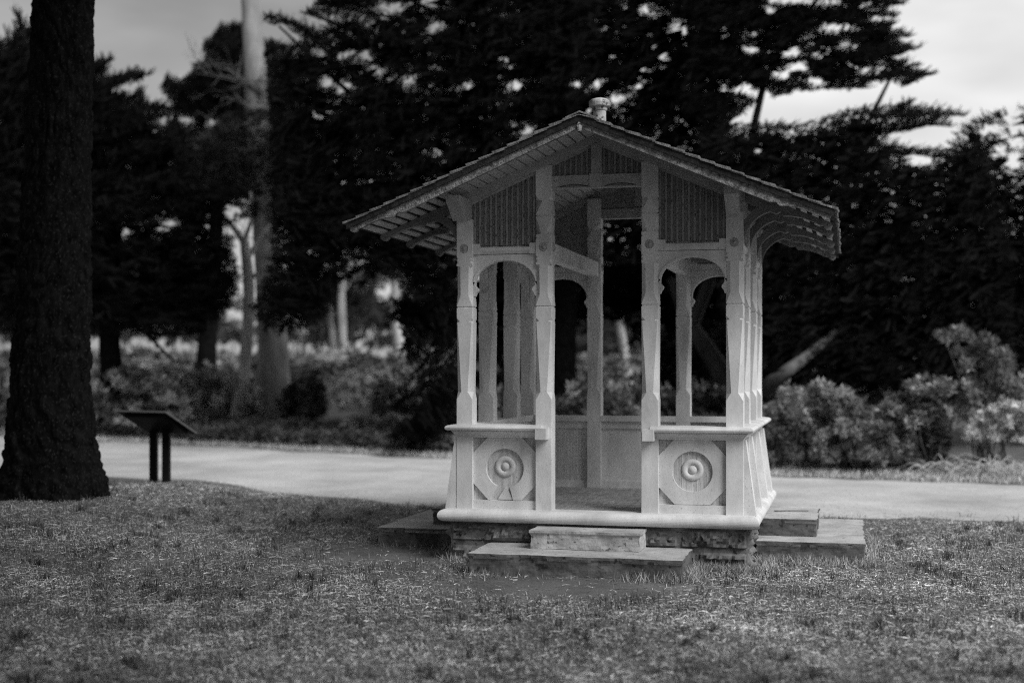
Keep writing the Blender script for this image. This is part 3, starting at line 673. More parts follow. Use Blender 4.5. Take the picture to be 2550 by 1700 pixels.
# bark lichen tone lives in the material
cg = Geo(); rg = np.random.default_rng(8)
for (X0, d0_, z0_, rx_, rz_, nS) in ((-5.2, 11.5, 8.8, 3.7, 2.0, 3600), (-2.3, 6.9, 8.6, 2.7, 1.8, 4600), (1.6, -.5, 8.4, 3.9, 1.7, 6500), (-4.0, -1, 8.2, 4.5, 1.8, 4500), (-4.5, 3, 8.2, 3.5, 1.8, 3500), (-7.2, 3.2, 4.6, 4.4, 3.8, 7000)):  # first mass is this tree's crown, the others are added unseen for shade
    dirs = rg.normal(size=(nS, 3)); dirs /= np.linalg.norm(dirs, axis=1)[:, None]
    cc = XD(X0, d0_, z0_)[0]; Pc = cc + dirs * np.array([rx_, rx_, rz_]) * rg.random((nS, 1)) ** .4
    vv = Pc - CAM; Pc = Pc[(Pc[:, 2] > 6.5) | ((vv @ RGT) < -.44 * np.maximum(vv @ FWD, 1) - 1.0) & (Pc[:, 2] > .8)]; Dc = Pc - cc + rg.normal(0, 1.5, Pc.shape)
    place(cg, SPR[0], Pc, Dc, rg.uniform(.6, 1.0, len(Pc)), rg.normal(0, .8, len(Pc)), rg.uniform(.6, 1.5, len(Pc)))
cr = cg.build('crown', LEAF, tone=True)  # also holds the out-of-view foliage added to shade lawn and trunk
thing_at('tree', tuple(b0), 'massive dark rough-barked tree trunk at the near left edge of the lawn, with added unseen shading foliage', 'tree', [tr, cr])

# --- tall pale bare trunk left of the gazebo
g_ = Geo()
p = path_at([(632, 985, 29.5), (632, 940, 29.5), (628, 800, 29.5), (618, 640, 29.5), (606, 480, 29.5), (594, 300, 29.5), (584, 120, 29.5), (575, 0, 29.5), (560, -200, 29.5), (556, -420, 29.6)])
V, F = tube(p, [.50, .38, .335, .30, .27, .27, .235, .205, .17, .06], 36, .016, 5, 14); g_.add(V, F)
rr = random.Random(12)
def dead(g_, x, y, d, ang, ln, r0, lev=2):
    pts = [(x, y, d)]; a = ang; k = 5
    for i_ in range(k):
        a += rr.uniform(-.22, .22); x += math.cos(a) * ln / k; y -= math.sin(a) * ln / k; d += rr.uniform(-.12, .12); pts.append((x, y, d))
        if lev and rr.random() < .75: dead(g_, x, y, d, a + rr.choice((-1, 1)) * rr.uniform(.4, 1.0), ln * .45, r0 * .5, lev - 1)
    P_ = path_at(pts); V, F = tube(P_, np.linspace(r0, r0 * .3, len(P_)), 5, .1, 1, 3); g_.add(V, F)
gb = Geo()
for (x, y, a, ln) in ((600, 215, 150, 110), (590, 300, 20, 150), (600, 345, 10, 190), (600, 350, 170, 160), (606, 390, 165, 190), (610, 395, 8, 200), (600, 280, 130, 90), (606, 440, 190, 150), (612, 500, 15, 190), (606, 260, 60, 80), (610, 330, 40, 120), (600, 420, 200, 120), (612, 470, -10, 150), (600, 250, 200, 110)):
    dead(gb, x, y, 29.2, math.radians(a), ln, .035)
for k in range(46):
    yy = rr.uniform(180, 560); xx = 588 + (yy - 120) * .045; a = rr.choice((0, 180)) + rr.uniform(-45, 45); dead(gb, xx, yy, 29.2 + rr.uniform(-.3, .3), math.radians(a), rr.uniform(50, 190), .02, 3)
br_ = gb.build('dead_branches', BARK_M)
tr = g_.build('trunk', BARK_P, smooth=True)
cg = Geo(); foliage(cg, [(450, 330), (520, 260), (640, 240), (740, 300), (760, 400), (730, 480), (640, 440), (560, 450), (470, 450), (400, 400)], 29.0, 2.0, 4600, .22, 0, 70, .68, seed=41, blockers=0, tone=(1.5, 4.5))
cr = cg.build('crown', LEAF, tone=True)
thing_at('tree', tuple(ground_at(632, 29.5)), 'tall thick pale trunk with dead side branches rising into the sky left of the gazebo', 'tree', [tr, br_, cr])
# --- slender leaning trunk beside it
g_ = Geo(); p = path_at([(536, 985, 27.5), (545, 940, 27.5), (562, 850, 27.5), (570, 740, 27.5), (572, 650, 27.5), (566, 590, 27.5), (560, 545, 27.5)])
V, F = tube(p, [.17, .145, .125, .115, .12, .11, .09], 14, .05, 6, 8); g_.add(V, F)
limbs(g_, [([(562, 560, 27.5), (535, 520, 27.4), (505, 488, 27.3), (470, 470, 27.2)], .07, .02), ([(566, 600, 27.5), (600, 540, 27.6), (640, 500, 27.7), (700, 480, 27.7)], .06, .02), ([(562, 550, 27.5), (580, 500, 27.4), (575, 440, 27.4)], .05, .02), ([(572, 645, 27.5), (610, 610, 27.4), (680, 590, 27.3), (735, 560, 27.3)], .05, .015)])
tr = g_.build('trunk', BARK_W, smooth=True)
cg = Geo(); foliage(cg, [(440, 500), (480, 440), (560, 410), (600, 440), (590, 500), (520, 520), (460, 540)], 27.4, 1.2, 350, .22, 0, 80, .62, seed=43, blockers=0, tone=(1.5, 3.2))
thing_at('tree', tuple(ground_at(536, 27.5)), 'slender pale trunk leaning right beside the thick pale trunk', 'tree', [tr, cg.build('crown', LEAF, tone=True)])

# --- dark cypress on the left (behind the information sign)
g_ = Geo(); p = path_at([(256, 985, 26.5), (258, 930, 26.5), (256, 850, 26.5), (250, 760, 26.5), (255, 600, 26.5), (270, 400, 26.8), (280, 250, 27)])
V, F = tube(p, [.30, .235, .21, .21, .19, .14, .05], 16, .05, 7, 8); g_.add(V, F)
limbs(g_, [([(255, 700, 26.5), (330, 640, 26.2), (450, 600, 26)], .09, .03), ([(255, 620, 26.5), (160, 540, 26.4), (60, 480, 26.3)], .09, .03), ([(258, 500, 26.6), (360, 430, 26.6), (480, 400, 26.6)], .08, .02), ([(260, 720, 26.5), (330, 760, 26.4), (400, 830, 26.4)], .06, .02), ([(300, 690, 26.4), (345, 740, 26.4), (360, 800, 26.4)], .04, .02)])
tr = g_.build('trunk', BARK_D, smooth=True)
cg = Geo()
foliage(cg, [(-60, 92), (21, 96), (46, 80), (34, 26), (52, 62), (80, 66), (208, 145), (254, 137), (214, 158), (247, 162), (230, 175), (275, 176), (304, 161), (342, 173), (311, 187), (254, 208), (244, 226), (286, 214), (283, 229), (321, 212), (339, 240), (367, 251), (406, 254), (440, 300), (440, 470), (-60, 470)], 26.5, 3.0, 7500, .32, 35, 40, .76, seed=1, blockers=3000, holes=[(425, 278, 16, 5), (372, 283, 8, 6)])
foliage(cg, [(-60, 410), (440, 410), (560, 430), (530, 560), (548, 640), (528, 700), (470, 760), (400, 775), (300, 765), (180, 775), (-60, 760)], 26.0, 3.2, 9000, .32, -10, 45, .79, seed=2, blockers=3600, rise=0., holes=[(290, 537, 8, 7), (260, 525, 5), (362, 522, 5), (390, 515, 9, 4), (478, 405, 8), (515, 525, 40, 7), (530, 490, 14, 12), (245, 397, 6, 4)])
for k, q_ in enumerate([[(190, 190), (220, 160), (256, 137)], [(190, 215), (270, 185), (345, 172)], [(230, 240), (300, 228), (325, 210)], [(30, 110), (50, 60), (36, 24)], [(200, 180), (225, 170), (248, 162)], [(300, 260), (360, 250), (410, 252)], [(20, 120), (60, 80), (92, 64)]]): tongue(cg, q_, 26.4, .12, .28, k + 80, n=100)
thing_at('cypress_tree', tuple(ground_at(256, 26.5)), 'dark cypress with a black trunk behind the information sign', 'tree', [tr, cg.build('crown', LEAF, tone=True)], 'dark cypresses behind the path')

# --- rounded dark cypress crown seen beyond the pale trunk
g_ = Geo(); p = path_at([(470, 905, 36), (475, 800, 36), (490, 600, 36), (510, 350, 36), (520, 150, 36)]); V, F = tube(p, [.3, .26, .22, .15, .05], 12, .05, 8, 5); g_.add(V, F)
tr = g_.build('trunk', BARK_D, smooth=True); cg = Geo()
foliage(cg, [(404, 256), (371, 198), (381, 176), (409, 190), (441, 173), (445, 152), (476, 138), (466, 102), (494, 81), (505, 60), (554, 56), (600, 90), (660, 110), (700, 200), (700, 420), (560, 460), (420, 420), (380, 300)], 36, 4, 7000, .40, 40, 50, .80, seed=3, blockers=3600, holes=[(425, 278, 22, 5), (485, 285, 8)])
thing_at('cypress_tree', tuple(ground_at(470, 36)), 'rounded dark cypress crown against the sky behind the tall pale trunk', 'tree', [tr, cg.build('crown', LEAF, tone=True)], 'dark cypresses behind the path')

# --- great cypress behind the gazebo
g_ = Geo(); p = path_at([(1292, 985, 25), (1292, 930, 25), (1290, 800, 25), (1300, 600, 25), (1290, 350, 25.2), (1270, 100, 25.4), (1260, -150, 25.5)]); V, F = tube(p, [.42, .30, .26, .25, .24, .2, .08], 16, .05, 9, 6); g_.add(V, F)
limbs(g_, [([(1295, 620, 25), (1150, 540, 24), (1000, 520, 23.2), (850, 560, 22.6)], .12, .03), ([(1290, 500, 25), (1100, 380, 24.5), (850, 260, 24), (640, 60, 23.5)], .13, .02), ([(1280, 300, 25.2), (1450, 150, 25), (1650, 60, 24.5)], .12, .03), ([(1290, 650, 25), (1120, 690, 23.5), (1010, 800, 22.6), (940, 930, 22.2)], .09, .02), ([(1280, 200, 25), (1100, 80, 24.6), (900, -20, 24)], .1, .02)])
tr = g_.build('trunk', BARK_D, smooth=True); cg = Geo()
hl = [(870, 25, 30, 10), (905, 20, 14, 7), (740, 125, 8, 5), (790, 128, 12, 4), (840, 130, 7, 7), (865, 165, 5, 7), (750, 188, 9, 7), (785, 202, 10, 9), (938, 184, 9, 4), (1075, 200, 4), (1180, 198, 13, 5), (1325, 196, 5), (1370, 195, 9, 7), (1345, 245, 8, 4), (1410, 230, 8, 6), (1345, 258, 5), (1335, 290, 10, 6), (1205, 325, 6, 4), (1010, 345, 6, 4), (1215, 300, 5), (1480, 22, 9, 4), (1520, 130, 5), (1560, 70, 11), (1608, 205, 6, 8), (850, 65, 12, 5), (990, 8, 20, 4), (1000, 62, 16, 4)]
foliage(cg, [(736, -4), (704, 31), (779, 39), (812, 51), (744, 76), (724, 80), (697, 64), (669, 47), (611, 33), (611, 54), (653, 56), (690, 78), (700, 96), (655, 104), (612, 100), (620, 250), (630, 520), (690, 560), (1380, 560), (1380, -80), (738, -80)], 23.6, 4, 15000, .30, 15, 40, .86, seed=4, blockers=6500, holes=hl, clump=30)
foliage(cg, [(1210, -80), (1760, -80), (1720, 120), (1660, 250), (1700, 420), (1700, 600), (1210, 600)], 24.2, 3.6, 9000, .30, 10, 40, .86, seed=5, blockers=4600, holes=hl, clump=30)
foliage(cg, [(630, 430), (1300, 430), (1300, 600), (1060, 620), (1040, 680), (960, 700), (900, 640), (800, 590), (770, 640), (752, 720), (700, 755), (655, 752), (613, 754), (578, 715), (625, 600)], 22.8, 2.6, 5200, .30, -25, 40, .86, seed=6, blockers=2600, rise=-.1)
foliage(cg, [(900, 690), (1060, 640), (1060, 760), (1000, 800), (940, 830), (925, 770)], 22.4, 1.5, 520, .36, -55, 30, .62, seed=7, blockers=160, rise=-.3)
foliage(cg, [(1060, 800), (1060, 960), (1000, 1000), (905, 1005), (900, 985), (960, 950), (985, 900)], 22.2, 1.5, 480, .36, -60, 30, .62, seed=8, blockers=160, rise=-.3)
foliage(cg, [(1050, 600), (1760, 560), (1760, 800), (1640, 830), (1500, 790), (1380, 720), (1300, 760), (1180, 800), (1060, 760)], 27.5, 2.6, 5200, .34, -20, 50, .74, seed=16, blockers=2200, rise=-.1)
dg = [[(1060, 610), (980, 660), (900, 730)], [(1060, 660), (1000, 720), (925, 800)], [(1070, 700), (1010, 790), (950, 860)], [(1070, 780), (1000, 860), (915, 930)], [(1070, 830), (1010, 920), (905, 1000)], [(1070, 890), (1020, 960), (950, 1015)], [(1070, 940), (1020, 990), (960, 1030)], [(1010, 560), (900, 600), (830, 650)], [(800, 600), (740, 660), (690, 745)], [(700, 600), (650, 680), (610, 752)], [(760, 620), (700, 690), (650, 755)], [(930, 560), (850, 600), (790, 640)]]
for k, q_ in enumerate(dg): tongue(cg, q_, 22.3 + .25 * (k % 4), .22, .34, k + 40, n=90, droop=.5)
for k, q_ in enumerate([[(900, 40), (800, 20), (730, 10)], [(900, 90), (790, 62), (705, 34)], [(760, 130), (690, 62), (612, 40)], [(820, 70), (760, 75), (722, 82)]]): tongue(cg, q_, 23.4, .13, .26, k + 60, n=95)
thing_at('cypress_tree', tuple(ground_at(1292, 25)), 'great black cypress towering behind the gazebo roof', 'tree', [tr, cg.build('crown', LEAF, tone=True)], 'dark cypresses behind the path')

# --- windswept cypress with leaning pale limbs to the right of the gazebo
g_ = Geo(); p = path_at([(1708, 1000, 24.5), (1700, 950, 24.5), (1672, 880, 24.5), (1625, 800, 24.6), (1580, 740, 24.8), (1540, 640, 25)]); V, F = tube(p, [.30, .24, .2, .17, .13, .07], 14, .05, 10, 6); g_.add(V, F)
limbs(g_, [([(1700, 960, 24.5), (1735, 915, 22.8), (1780, 872, 21.4), (1830, 836, 21.3), (1870, 805, 22.2), (1990, 700, 23.6)], .17, .05), ([(1850, 820, 23.2), (1900, 600, 23.4), (1960, 350, 23.6), (2050, 170, 23.8)], .12, .03), ([(1590, 750, 24.8), (1700, 450, 24.6), (1760, 150, 24.2), (1900, -30, 24)], .12, .03)])
tr = g_.build('trunk', BARK_M, smooth=True); cg = Geo()
hf = [(1926, 68, 42, 9), (1663, 85, 11, 16), (1716, 81, 20, 5), (1720, 115, 20, 7), (1815, 120, 18, 12), (1856, 92, 13, 7), (1833, 155, 22, 7), (1794, 173, 18, 7), (1713, 208, 12, 11), (1750, 217, 18, 8), (1945, 109, 24, 6), (1988, 166, 30, 6), (2027, 194, 34, 5), (2022, 150, 26, 5), (1896, 9, 40, 10), (1812, 1, 50, 6), (1766, 25, 12, 5), (1873, 190, 14, 6), (1610, 165, 9, 6), (2000, 20, 26, 8)]
foliage(cg, [(1600, -80), (2060, -80), (2035, -20), (2068, 10), (2020, 26), (1985, 50), (2048, 55), (2040, 75), (2075, 106), (2107, 113), (2052, 130), (2070, 150), (2131, 173), (2083, 198), (1960, 203), (1845, 208), (1740, 232), (1650, 300), (1560, 250)], 23.4, 3, 10000, .24, 12, 28, .78, seed=9, blockers=3000, holes=hf, clump=26)
foliage(cg, [(1600, 290), (1735, 284), (1850, 285), (1907, 266), (1960, 250), (2040, 250), (2105, 224), (2092, 250), (2120, 258), (2207, 265), (2140, 276), (2100, 270), (2030, 300), (2040, 335), (2100, 345), (2175, 342), (2260, 330), (2330, 600), (2330, 930), (2050, 930), (1700, 930), (1640, 600)], 22.8, 2.6, 13000, .28, 8, 32, .88, seed=10, blockers=7000, holes=[(2112, 369, 24, 9), (1915, 938, 30, 9)], clump=32, tone=(.8, 2.0))
tg = [[(1850, 40), (1980, 20), (2072, 8)], [(1880, 100), (1980, 72), (2052, 56)], [(1900, 130), (2020, 118), (2112, 112)], [(1880, 150), (1990, 132), (2062, 128)], [(1900, 185), (2040, 172), (2136, 174)],
 [(2000, 268), (2120, 262), (2215, 266)], [(1750, -10), (1860, -30), (1960, -30)], [(1740, 60), (1840, 30), (1900, 24)], [(1760, 130), (1840, 100), (1890, 92)],
 [(1980, 310), (2070, 300), (2120, 292)], [(2010, 350), (2090, 352), (2160, 362)], [(1990, 90), (2040, 84), (2085, 86)], [(1960, 150), (2040, 150), (2100, 152)], [(1930, 35), (2010, 34), (2058, 40)], [(2060, 300), (2130, 285), (2190, 292)]]
for k, q_ in enumerate(tg): tongue(cg, q_, 23.2 + .3 * (k % 4), .16, .30, k, n=95)
thing_at('cypress_tree', tuple(ground_at(1708, 24.5)), 'windswept cypress with layered fringed boughs and leaning limbs right of the gazebo', 'tree', [tr, cg.build('crown', LEAF, tone=True)], 'dark cypresses behind the path')
# --- cypress at the right edge
g_ = Geo(); p = path_at([(2420, 1010, 24), (2410, 800, 24), (2400, 500, 24), (2390, 280, 24)]); V, F = tube(p, [.3, .24, .15, .05], 12, .05, 11, 6); g_.add(V, F)
tr = g_.build('trunk', BARK_P, smooth=True); cg = Geo()
foliage(cg, [(2180, 330), (2222, 283), (2263, 262), (2300, 258), (2352, 244), (2460, 230), (2700, 300), (2700, 940), (2200, 940), (2150, 600)], 24, 3, 7500, .28, 170, 40, .80, seed=12, blockers=4200, holes=[(2276, 300, 22, 6), (2335, 290, 18, 12), (2340, 330, 14, 10), (2330, 370, 16, 12), (2300, 345, 10, 4)], tone=(1., 2.4))
thing_at('cypress_tree', tuple(ground_at(2420, 24)), 'cypress crown at the far right edge, lower than its windswept neighbour', 'tree', [tr, cg.build('crown', LEAF, tone=True)], 'dark cypresses behind the path')
# --- distant pale trunks under the trees
far_specs = [('forked pale trunk farthest left of the distant trunks, its top bending right', [(788, 872, 42), (787, 760, 42), (783, 660, 42), (800, 590, 42)], .13, [([(784, 670, 42), (810, 640, 42), (850, 600, 42), (880, 590, 42)], .08, .03)]),
    ('short thin pale trunk hugging the forked distant trunk', [(766, 868, 43), (764, 780, 43), (756, 700, 43)], .12, []),
    ('distant pale trunk standing between the forked trunk and the gazebo', [(922, 905, 40), (918, 800, 40), (906, 700, 40), (912, 640, 40), (935, 600, 40)], .17, []),
    ('distant pale trunk seen through the gazebo doorway', [(1448, 905, 38), (1440, 840, 38), (1425, 760, 38), (1418, 690, 38)], .14, []),]
for lb, pts, r0, lm in far_specs:
    g_ = Geo(); p = path_at(pts); p[0, 2] -= .2; V, F = tube(p, np.linspace(r0 * 1.1, r0 * .75, len(p)), 10, .05, 2, 6); g_.add(V, F); limbs(g_, lm)
    tr = g_.build('trunk', BARK_W, smooth=True); x_, y_ = pts[-1][:2]; cg = Geo()
    foliage(cg, [(x_ - 70, y_ - 60), (x_ + 60, y_ - 70), (x_ + 110, y_ - 20), (x_ + 40, y_ + 50), (x_ - 50, y_ + 40)], pts[0][2], 2, 260, .5, 20, 60, .66, seed=int(x_), blockers=60, tone=(2., 5.))
    thing_at('tree', tuple(ground_at(pts[0][0], pts[0][2])), lb, 'tree', [tr, cg.build('crown', LEAF, tone=True)], 'pale trunks far beyond the path')
# --- far wood
cg = Geo()
foliage(cg, [(-300, 560), (500, 560), (540, 690), (600, 700), (760, 640), (900, 600), (1000, 640), (1040, 800), (700, 790), (300, 780), (-300, 790)], 62, 8, 3600, 1.3, 20, 70, .58, seed=21, blockers=900, gsc=20, tone=(.6, 1.6))
foliage(cg, [(1000, 600), (1600, 560), (2800, 560), (2800, 870), (1000, 850)], 62, 8, 5600, 1.3, 20, 70, .62, seed=22, blockers=2600, gsc=20, tone=(.6, 1.6))
foliage(cg, [(-300, 800), (100, 815), (340, 805), (420, 822), (520, 812), (560, 830), (700, 815), (1000, 825), (1000, 850), (-300, 850)], 60, 4, 900, 1.0, 90, 50, .62, seed=23, blockers=100, gsc=14, tone=(.6, 1.6))
o = cg.build('far_wood', LEAF_FAR, tone=True); tag(o, 'hazy far-off wood with gaps of sky under the trees', 'wood', kind='stuff')

# ------------------------------------------------------------------ shrubs
def leaf_template(n=7, seed=1, ln=1., wd=.26):
    r = np.random.default_rng(seed); T = []
    for k in range(n):
        a = 2 * math.pi * k / n + r.uniform(-.3, .3); el = r.uniform(.1, 1.1); l = ln * r.uniform(.7, 1.1)
        d = np.array([math.sin(el) , math.cos(el) * math.cos(a), math.cos(el) * math.sin(a)]) * l
        s_ = np.cross(d, r.normal(size=3)); s_ /= np.linalg.norm(s_); m_ = d * .5
        T += [d * .05, m_ + s_ * wd * l * .5, d, d * .05, d, m_ - s_ * wd * l * .5]
    return np.array(T)
LT = [leaf_template(7, s) for s in range(4)]
def shrub(name, label, cat, poly, d0, th, n, leaf=.10, tone=(.5, 1.6), stems=6, seed=0, grp=None, gap=.8, stemmat=TWIG):
    rg = np.random.default_rng(seed + 300); poly = np.asarray(poly, float); lo, hi = poly.min(0), poly.max(0); x = rg.uniform(lo[0], hi[0], n * 4); y = rg.uniform(lo[1], hi[1], n * 4)
    gn = vnoise(x + seed * 31, y + seed * 17, 22); ok = inpoly(x, y, poly) & (gn < gap); x, y, gn = x[ok][:n], y[ok][:n], gn[ok][:n]
    wv = vnoise(x * 1.3 + 77 * seed, y * 1.3, 34)
    d = d0 + th * (rg.uniform(-.5, .5, len(x)) - (wv - .5) * .8)
    P = at(x, y, d); P[:, 2] = np.maximum(P[:, 2], gzw(P) + .02)
    c = at(lo[0] * .5 + hi[0] * .5, hi[1], d0)[0]; D = (P - c) * [1, 1, .8] + rg.normal(0, .35, P.shape) + [0, 0, .3]
    S = leaf * rg.uniform(.7, 1.4, len(x)); tn = (tone[0] + (tone[1] - tone[0]) * rg.random(len(x)) ** 1.5) * (.5 + wv)
    cg = Geo(); idx = rg.integers(0, 4, len(x))
    for k in range(4):
        s_ = idx == k
        if s_.any(): place(cg, LT[k], P[s_], D[s_], S[s_], rg.uniform(0, 6, s_.sum()), tn[s_])
    fo = cg.build('foliage', LEAF_B, tone=True)
    g_ = Geo(); bx = (lo[0] + hi[0]) / 2; base = ground_at(bx, d0) - [0, 0, .05]
    for k in range(stems):
        q = P[rg.integers(0, len(P))]; mid = base * .45 + q * .55 + rg.normal(0, .08, 3) + [0, 0, .1]; V, F = tube(np.array([base + rg.normal(0, .08, 3) * [1, 1, 0], mid, q]), [.016, .011, .004], 5, .05, k, 4); g_.add(V, F)
    st = g_.build('stem', stemmat)
    return thing_at(name, tuple(base + [0, 0, .05]), label, cat, [fo, st], grp)
SH = 'shrubs on the far side of the path'
shrub('shrub', 'pale fine-leaved shrub against the right side of the gazebo beyond the path', 'shrub', [(1680, 945), (1730, 925), (1770, 935), (1800, 915), (1835, 950), (1880, 990), (1890, 1050), (1790, 1072), (1700, 1060)], 19.6, 1.2, 2200, .085, (.2, 1.1), 14, seed=1, grp=SH, gap=.62)
shrub('shrub', 'loose shrub with bare branching twigs standing behind the pale fine-leaved one', 'shrub', [(1790, 900), (1830, 860), (1880, 875), (1960, 900), (1985, 940), (1930, 980), (1840, 985)], 20.4, 1.1, 1100, .09, (.4, 1.9), 12, seed=2, grp=SH, gap=.68, stemmat=BARK_P)
shrub('shrub', 'low rounded light grey-leaved shrub in the middle of the right hedge', 'shrub', [(1860, 1050), (1880, 1000), (1930, 968), (1965, 950), (1990, 935), (2030, 960), (2060, 990), (2050, 1060), (1990, 1082), (1900, 1070)], 19.2, 1.1, 2600, .075, (.3, 1.4), 14, seed=3, grp=SH, gap=.62)
shrub('shrub', 'dark glossy shrub with bright leaf tufts below the drooping bush', 'shrub', [(2020, 940), (2080, 880), (2140, 860), (2190, 880), (2200, 960), (2170, 1050), (2110, 1078), (2030, 1070)], 19.4, 1.1, 2500, .085, (.1, 1.7), 14, seed=4, grp=SH, gap=.62)
shrub('shrub', 'tall arching bush with drooping twiggy branches at the right edge', 'shrub', [(2130, 760), (2180, 752), (2235, 745), (2290, 785), (2352, 850), (2400, 880), (2400, 960), (2260, 960), (2190, 940), (2215, 860), (2195, 800)], 20.2, 1.3, 2000, .085, (.3, 1.4), 30, seed=5, grp=SH, gap=.55, stemmat=BARK_P)
shrub('shrub', 'pale flowering low shrub at the right edge in front of the arching bush', 'shrub', [(2210, 1000), (2250, 950), (2300, 925), (2400, 930), (2400, 1020), (2300, 1010), (2230, 1020)], 18.6, .9, 1900, .07, (1.6, 3.8), seed=6, grp=SH)
shrub('shrub', 'broad mottled shrub with light leaves left of the slender leaning trunk', 'shrub', [(400, 870), (470, 850), (560, 870), (600, 900), (600, 970), (520, 985), (400, 975), (350, 930)], 28.5, 1.6, 2300, .12, (.7, 2.6), seed=7, grp=SH, gap=.72)
shrub('shrub', 'dark open shrub around the foot of the black trunk', 'shrub', [(215, 860), (300, 850), (370, 860), (420, 900), (440, 960), (330, 975), (220, 965)], 26.2, 1.4, 1100, .12, (.2, 1.9), seed=8, grp=SH, gap=.66)
shrub('shrub', 'small dark shrub at the right foot of the thick pale trunk', 'shrub', [(655, 900), (700, 868), (740, 885), (745, 950), (700, 975), (655, 970)], 28.4, 1.0, 800, .13, (.15, .8), seed=9, grp=SH)
shrub('shrub', 'pale tangled shrub on the bank just left of the gazebo', 'shrub', [(790, 970), (850, 950), (930, 960), (1010, 985), (1015, 1025), (930, 1030), (860, 1018), (800, 1000)], 24.5, 1.0, 900, .11, (.9, 3.2), 8, seed=10, grp=SH, gap=.66)
shrub('shrub', 'light leafy shrub on the slope between the distant trunks and the pale trunk', 'shrub', [(690, 830), (760, 815), (800, 850), (790, 900), (730, 915), (690, 880)], 36, 1.6, 800, .17, (.4, 1.3), seed=13, grp=SH)
shrub('shrub', 'dark low shrub behind the gazebo seen through its back opening', 'shrub', [(1060, 900), (1300, 880), (1480, 890), (1660, 880), (1690, 960), (1680, 1060), (1060, 1050)], 23.5, 1.6, 2600, .12, (.15, 1.2), seed=14, grp=SH, gap=.72)
shrub('shrub', 'loose light shrub between the slender trunk and the thick pale trunk, low on the bank', 'shrub', [(560, 900), (600, 870), (640, 890), (650, 965), (570, 975)], 31, 1.2, 700, .13, (.7, 2.2), 6, seed=21, grp=SH, gap=.7)
shrub('shrub', 'mottled pale brush across the slope below the distant trunks', 'shrub', [(740, 880), (820, 850), (960, 860), (1050, 880), (1060, 960), (900, 955), (760, 960)], 33, 3.0, 1000, .15, (.5, 2.4), 9, seed=22, grp=SH, gap=.60)
shrub('shrub', 'pale brush on the slope behind the broad mottled shrub', 'shrub', [(280, 835), (400, 815), (530, 820), (560, 870), (420, 880), (290, 880)], 38, 2.0, 1500, .17, (.8, 2.6), 6, seed=23, grp=SH, gap=.62)
shrub('shrub', 'tall dark brush filling the view through the right-hand arch', 'shrub', [(1480, 860), (1520, 780), (1600, 740), (1720, 760), (1760, 900), (1700, 960), (1480, 960)], 27, 2.0, 3200, .14, (.05, .5), 9, seed=24, grp=SH, gap=.86)
shrub('shrub', 'dark brush under the great cypress left of the doorway opening', 'shrub', [(1050, 880), (1080, 800), (1180, 780), (1290, 840), (1300, 930), (1060, 950)], 28, 2.0, 1800, .14, (.05, .6), 9, seed=25, grp=SH, gap=.74)
cg = Geo(); rg = np.random.default_rng(77)      # low ground cover strip beyond the path
X_ = rg.uniform(-11, 2.2, 9000); dd_ = np.interp(X_, far[:, 0], far[:, 1]) + .9 + rg.random(9000) ** 1.3 * 2.6
P = XD(X_, dd_, gz(X_, dd_) + rg.random(9000) * .28 * np.clip(.35 + vnoise(X_ * 40, dd_ * 40, 50), 0, 1))
for k in range(4): s_ = slice(k, None, 4); place(cg, LT[k], P[s_], rg.normal(0, .5, P[s_].shape) + [0, 0, .8], rg.uniform(.08, .16, len(P[s_])), rg.uniform(0, 6, len(P[s_])), rg.uniform(.25, 1.5, len(P[s_])))
o = cg.build('ground_cover', LEAF_B, tone=True); tag(o, 'low dark ivy-like ground cover along the far edge of the path', 'ground cover', kind='stuff')
cg = Geo(); rg = np.random.default_rng(78)      # undergrowth scattered over the slope behind
n = 30000; dd_ = 29 + 33 * rg.random(n) ** 1.2; X_ = rg.uniform(-.45, .45, n) * dd_
pt = vnoise(X_ * 30 + 900, dd_ * 14 + 900, 34); xd_ = HX + X_ / dd_ * FD; ok = pt > np.where((xd_ > 670) & (xd_ < 1010), .62, .44); X_, dd_, pt = X_[ok], dd_[ok], pt[ok]; n = len(X_)
P = XD(X_, dd_, gz(X_, dd_) + rg.random(n) ** 1.5 * (pt - .36) * 2.4 * np.clip((58 - dd_) / 22, .12, 1))
tn = (.08 + 1.5 * rg.random(n) ** 2.2) * (.2 + 1.5 * vnoise(X_ * 20 + 500, dd_ * 9 + 100, 30))
for k in range(4): s_ = slice(k, None, 4); m_ = len(P[s_]); place(cg, LT[k], P[s_], rg.normal(0, .5, (m_, 3)) + [0, 0, .8], rg.uniform(.12, .26, m_), rg.uniform(0, 6, m_), tn[s_])
o = cg.build('undergrowth', LEAF_B, tone=True); tag(o, 'mottled tangled undergrowth over the rising slope behind the path', 'undergrowth', kind='stuff')
# pile of dry fronds
g_ = Geo(); rg = np.random.default_rng(31); c = ground_at(2275, 18.2)
for k in range(150):
    a = rg.uniform(0, 6.28); r = rg.random() ** .5 * .75; l = rg.uniform(.25, .6); b = c + [math.cos(a) * r * 1.1, math.sin(a) * r * .7, .02 + .22 * (1 - r) * rg.random()]
    a2 = rg.uniform(0, 6.28); hgt = rg.uniform(0, .18) * (1.2 if k % 9 == 0 else .6); e = b + [math.cos(a2) * l, math.sin(a2) * l, 0]; m_ = (b + e) / 2 + [0, 0, hgt + .05]; e[2] = max(c[2] + .01, e[2] - .08)
    V, F = tube(np.array([b, m_, e]), [.004, .008, .002], 4, 0, 1, 5); g_.add(V, F)
o = g_.build('dry_frond_pile', STRAW); tag(o, 'tangled pile of dry pale fronds at the right edge of the path', 'brush pile')

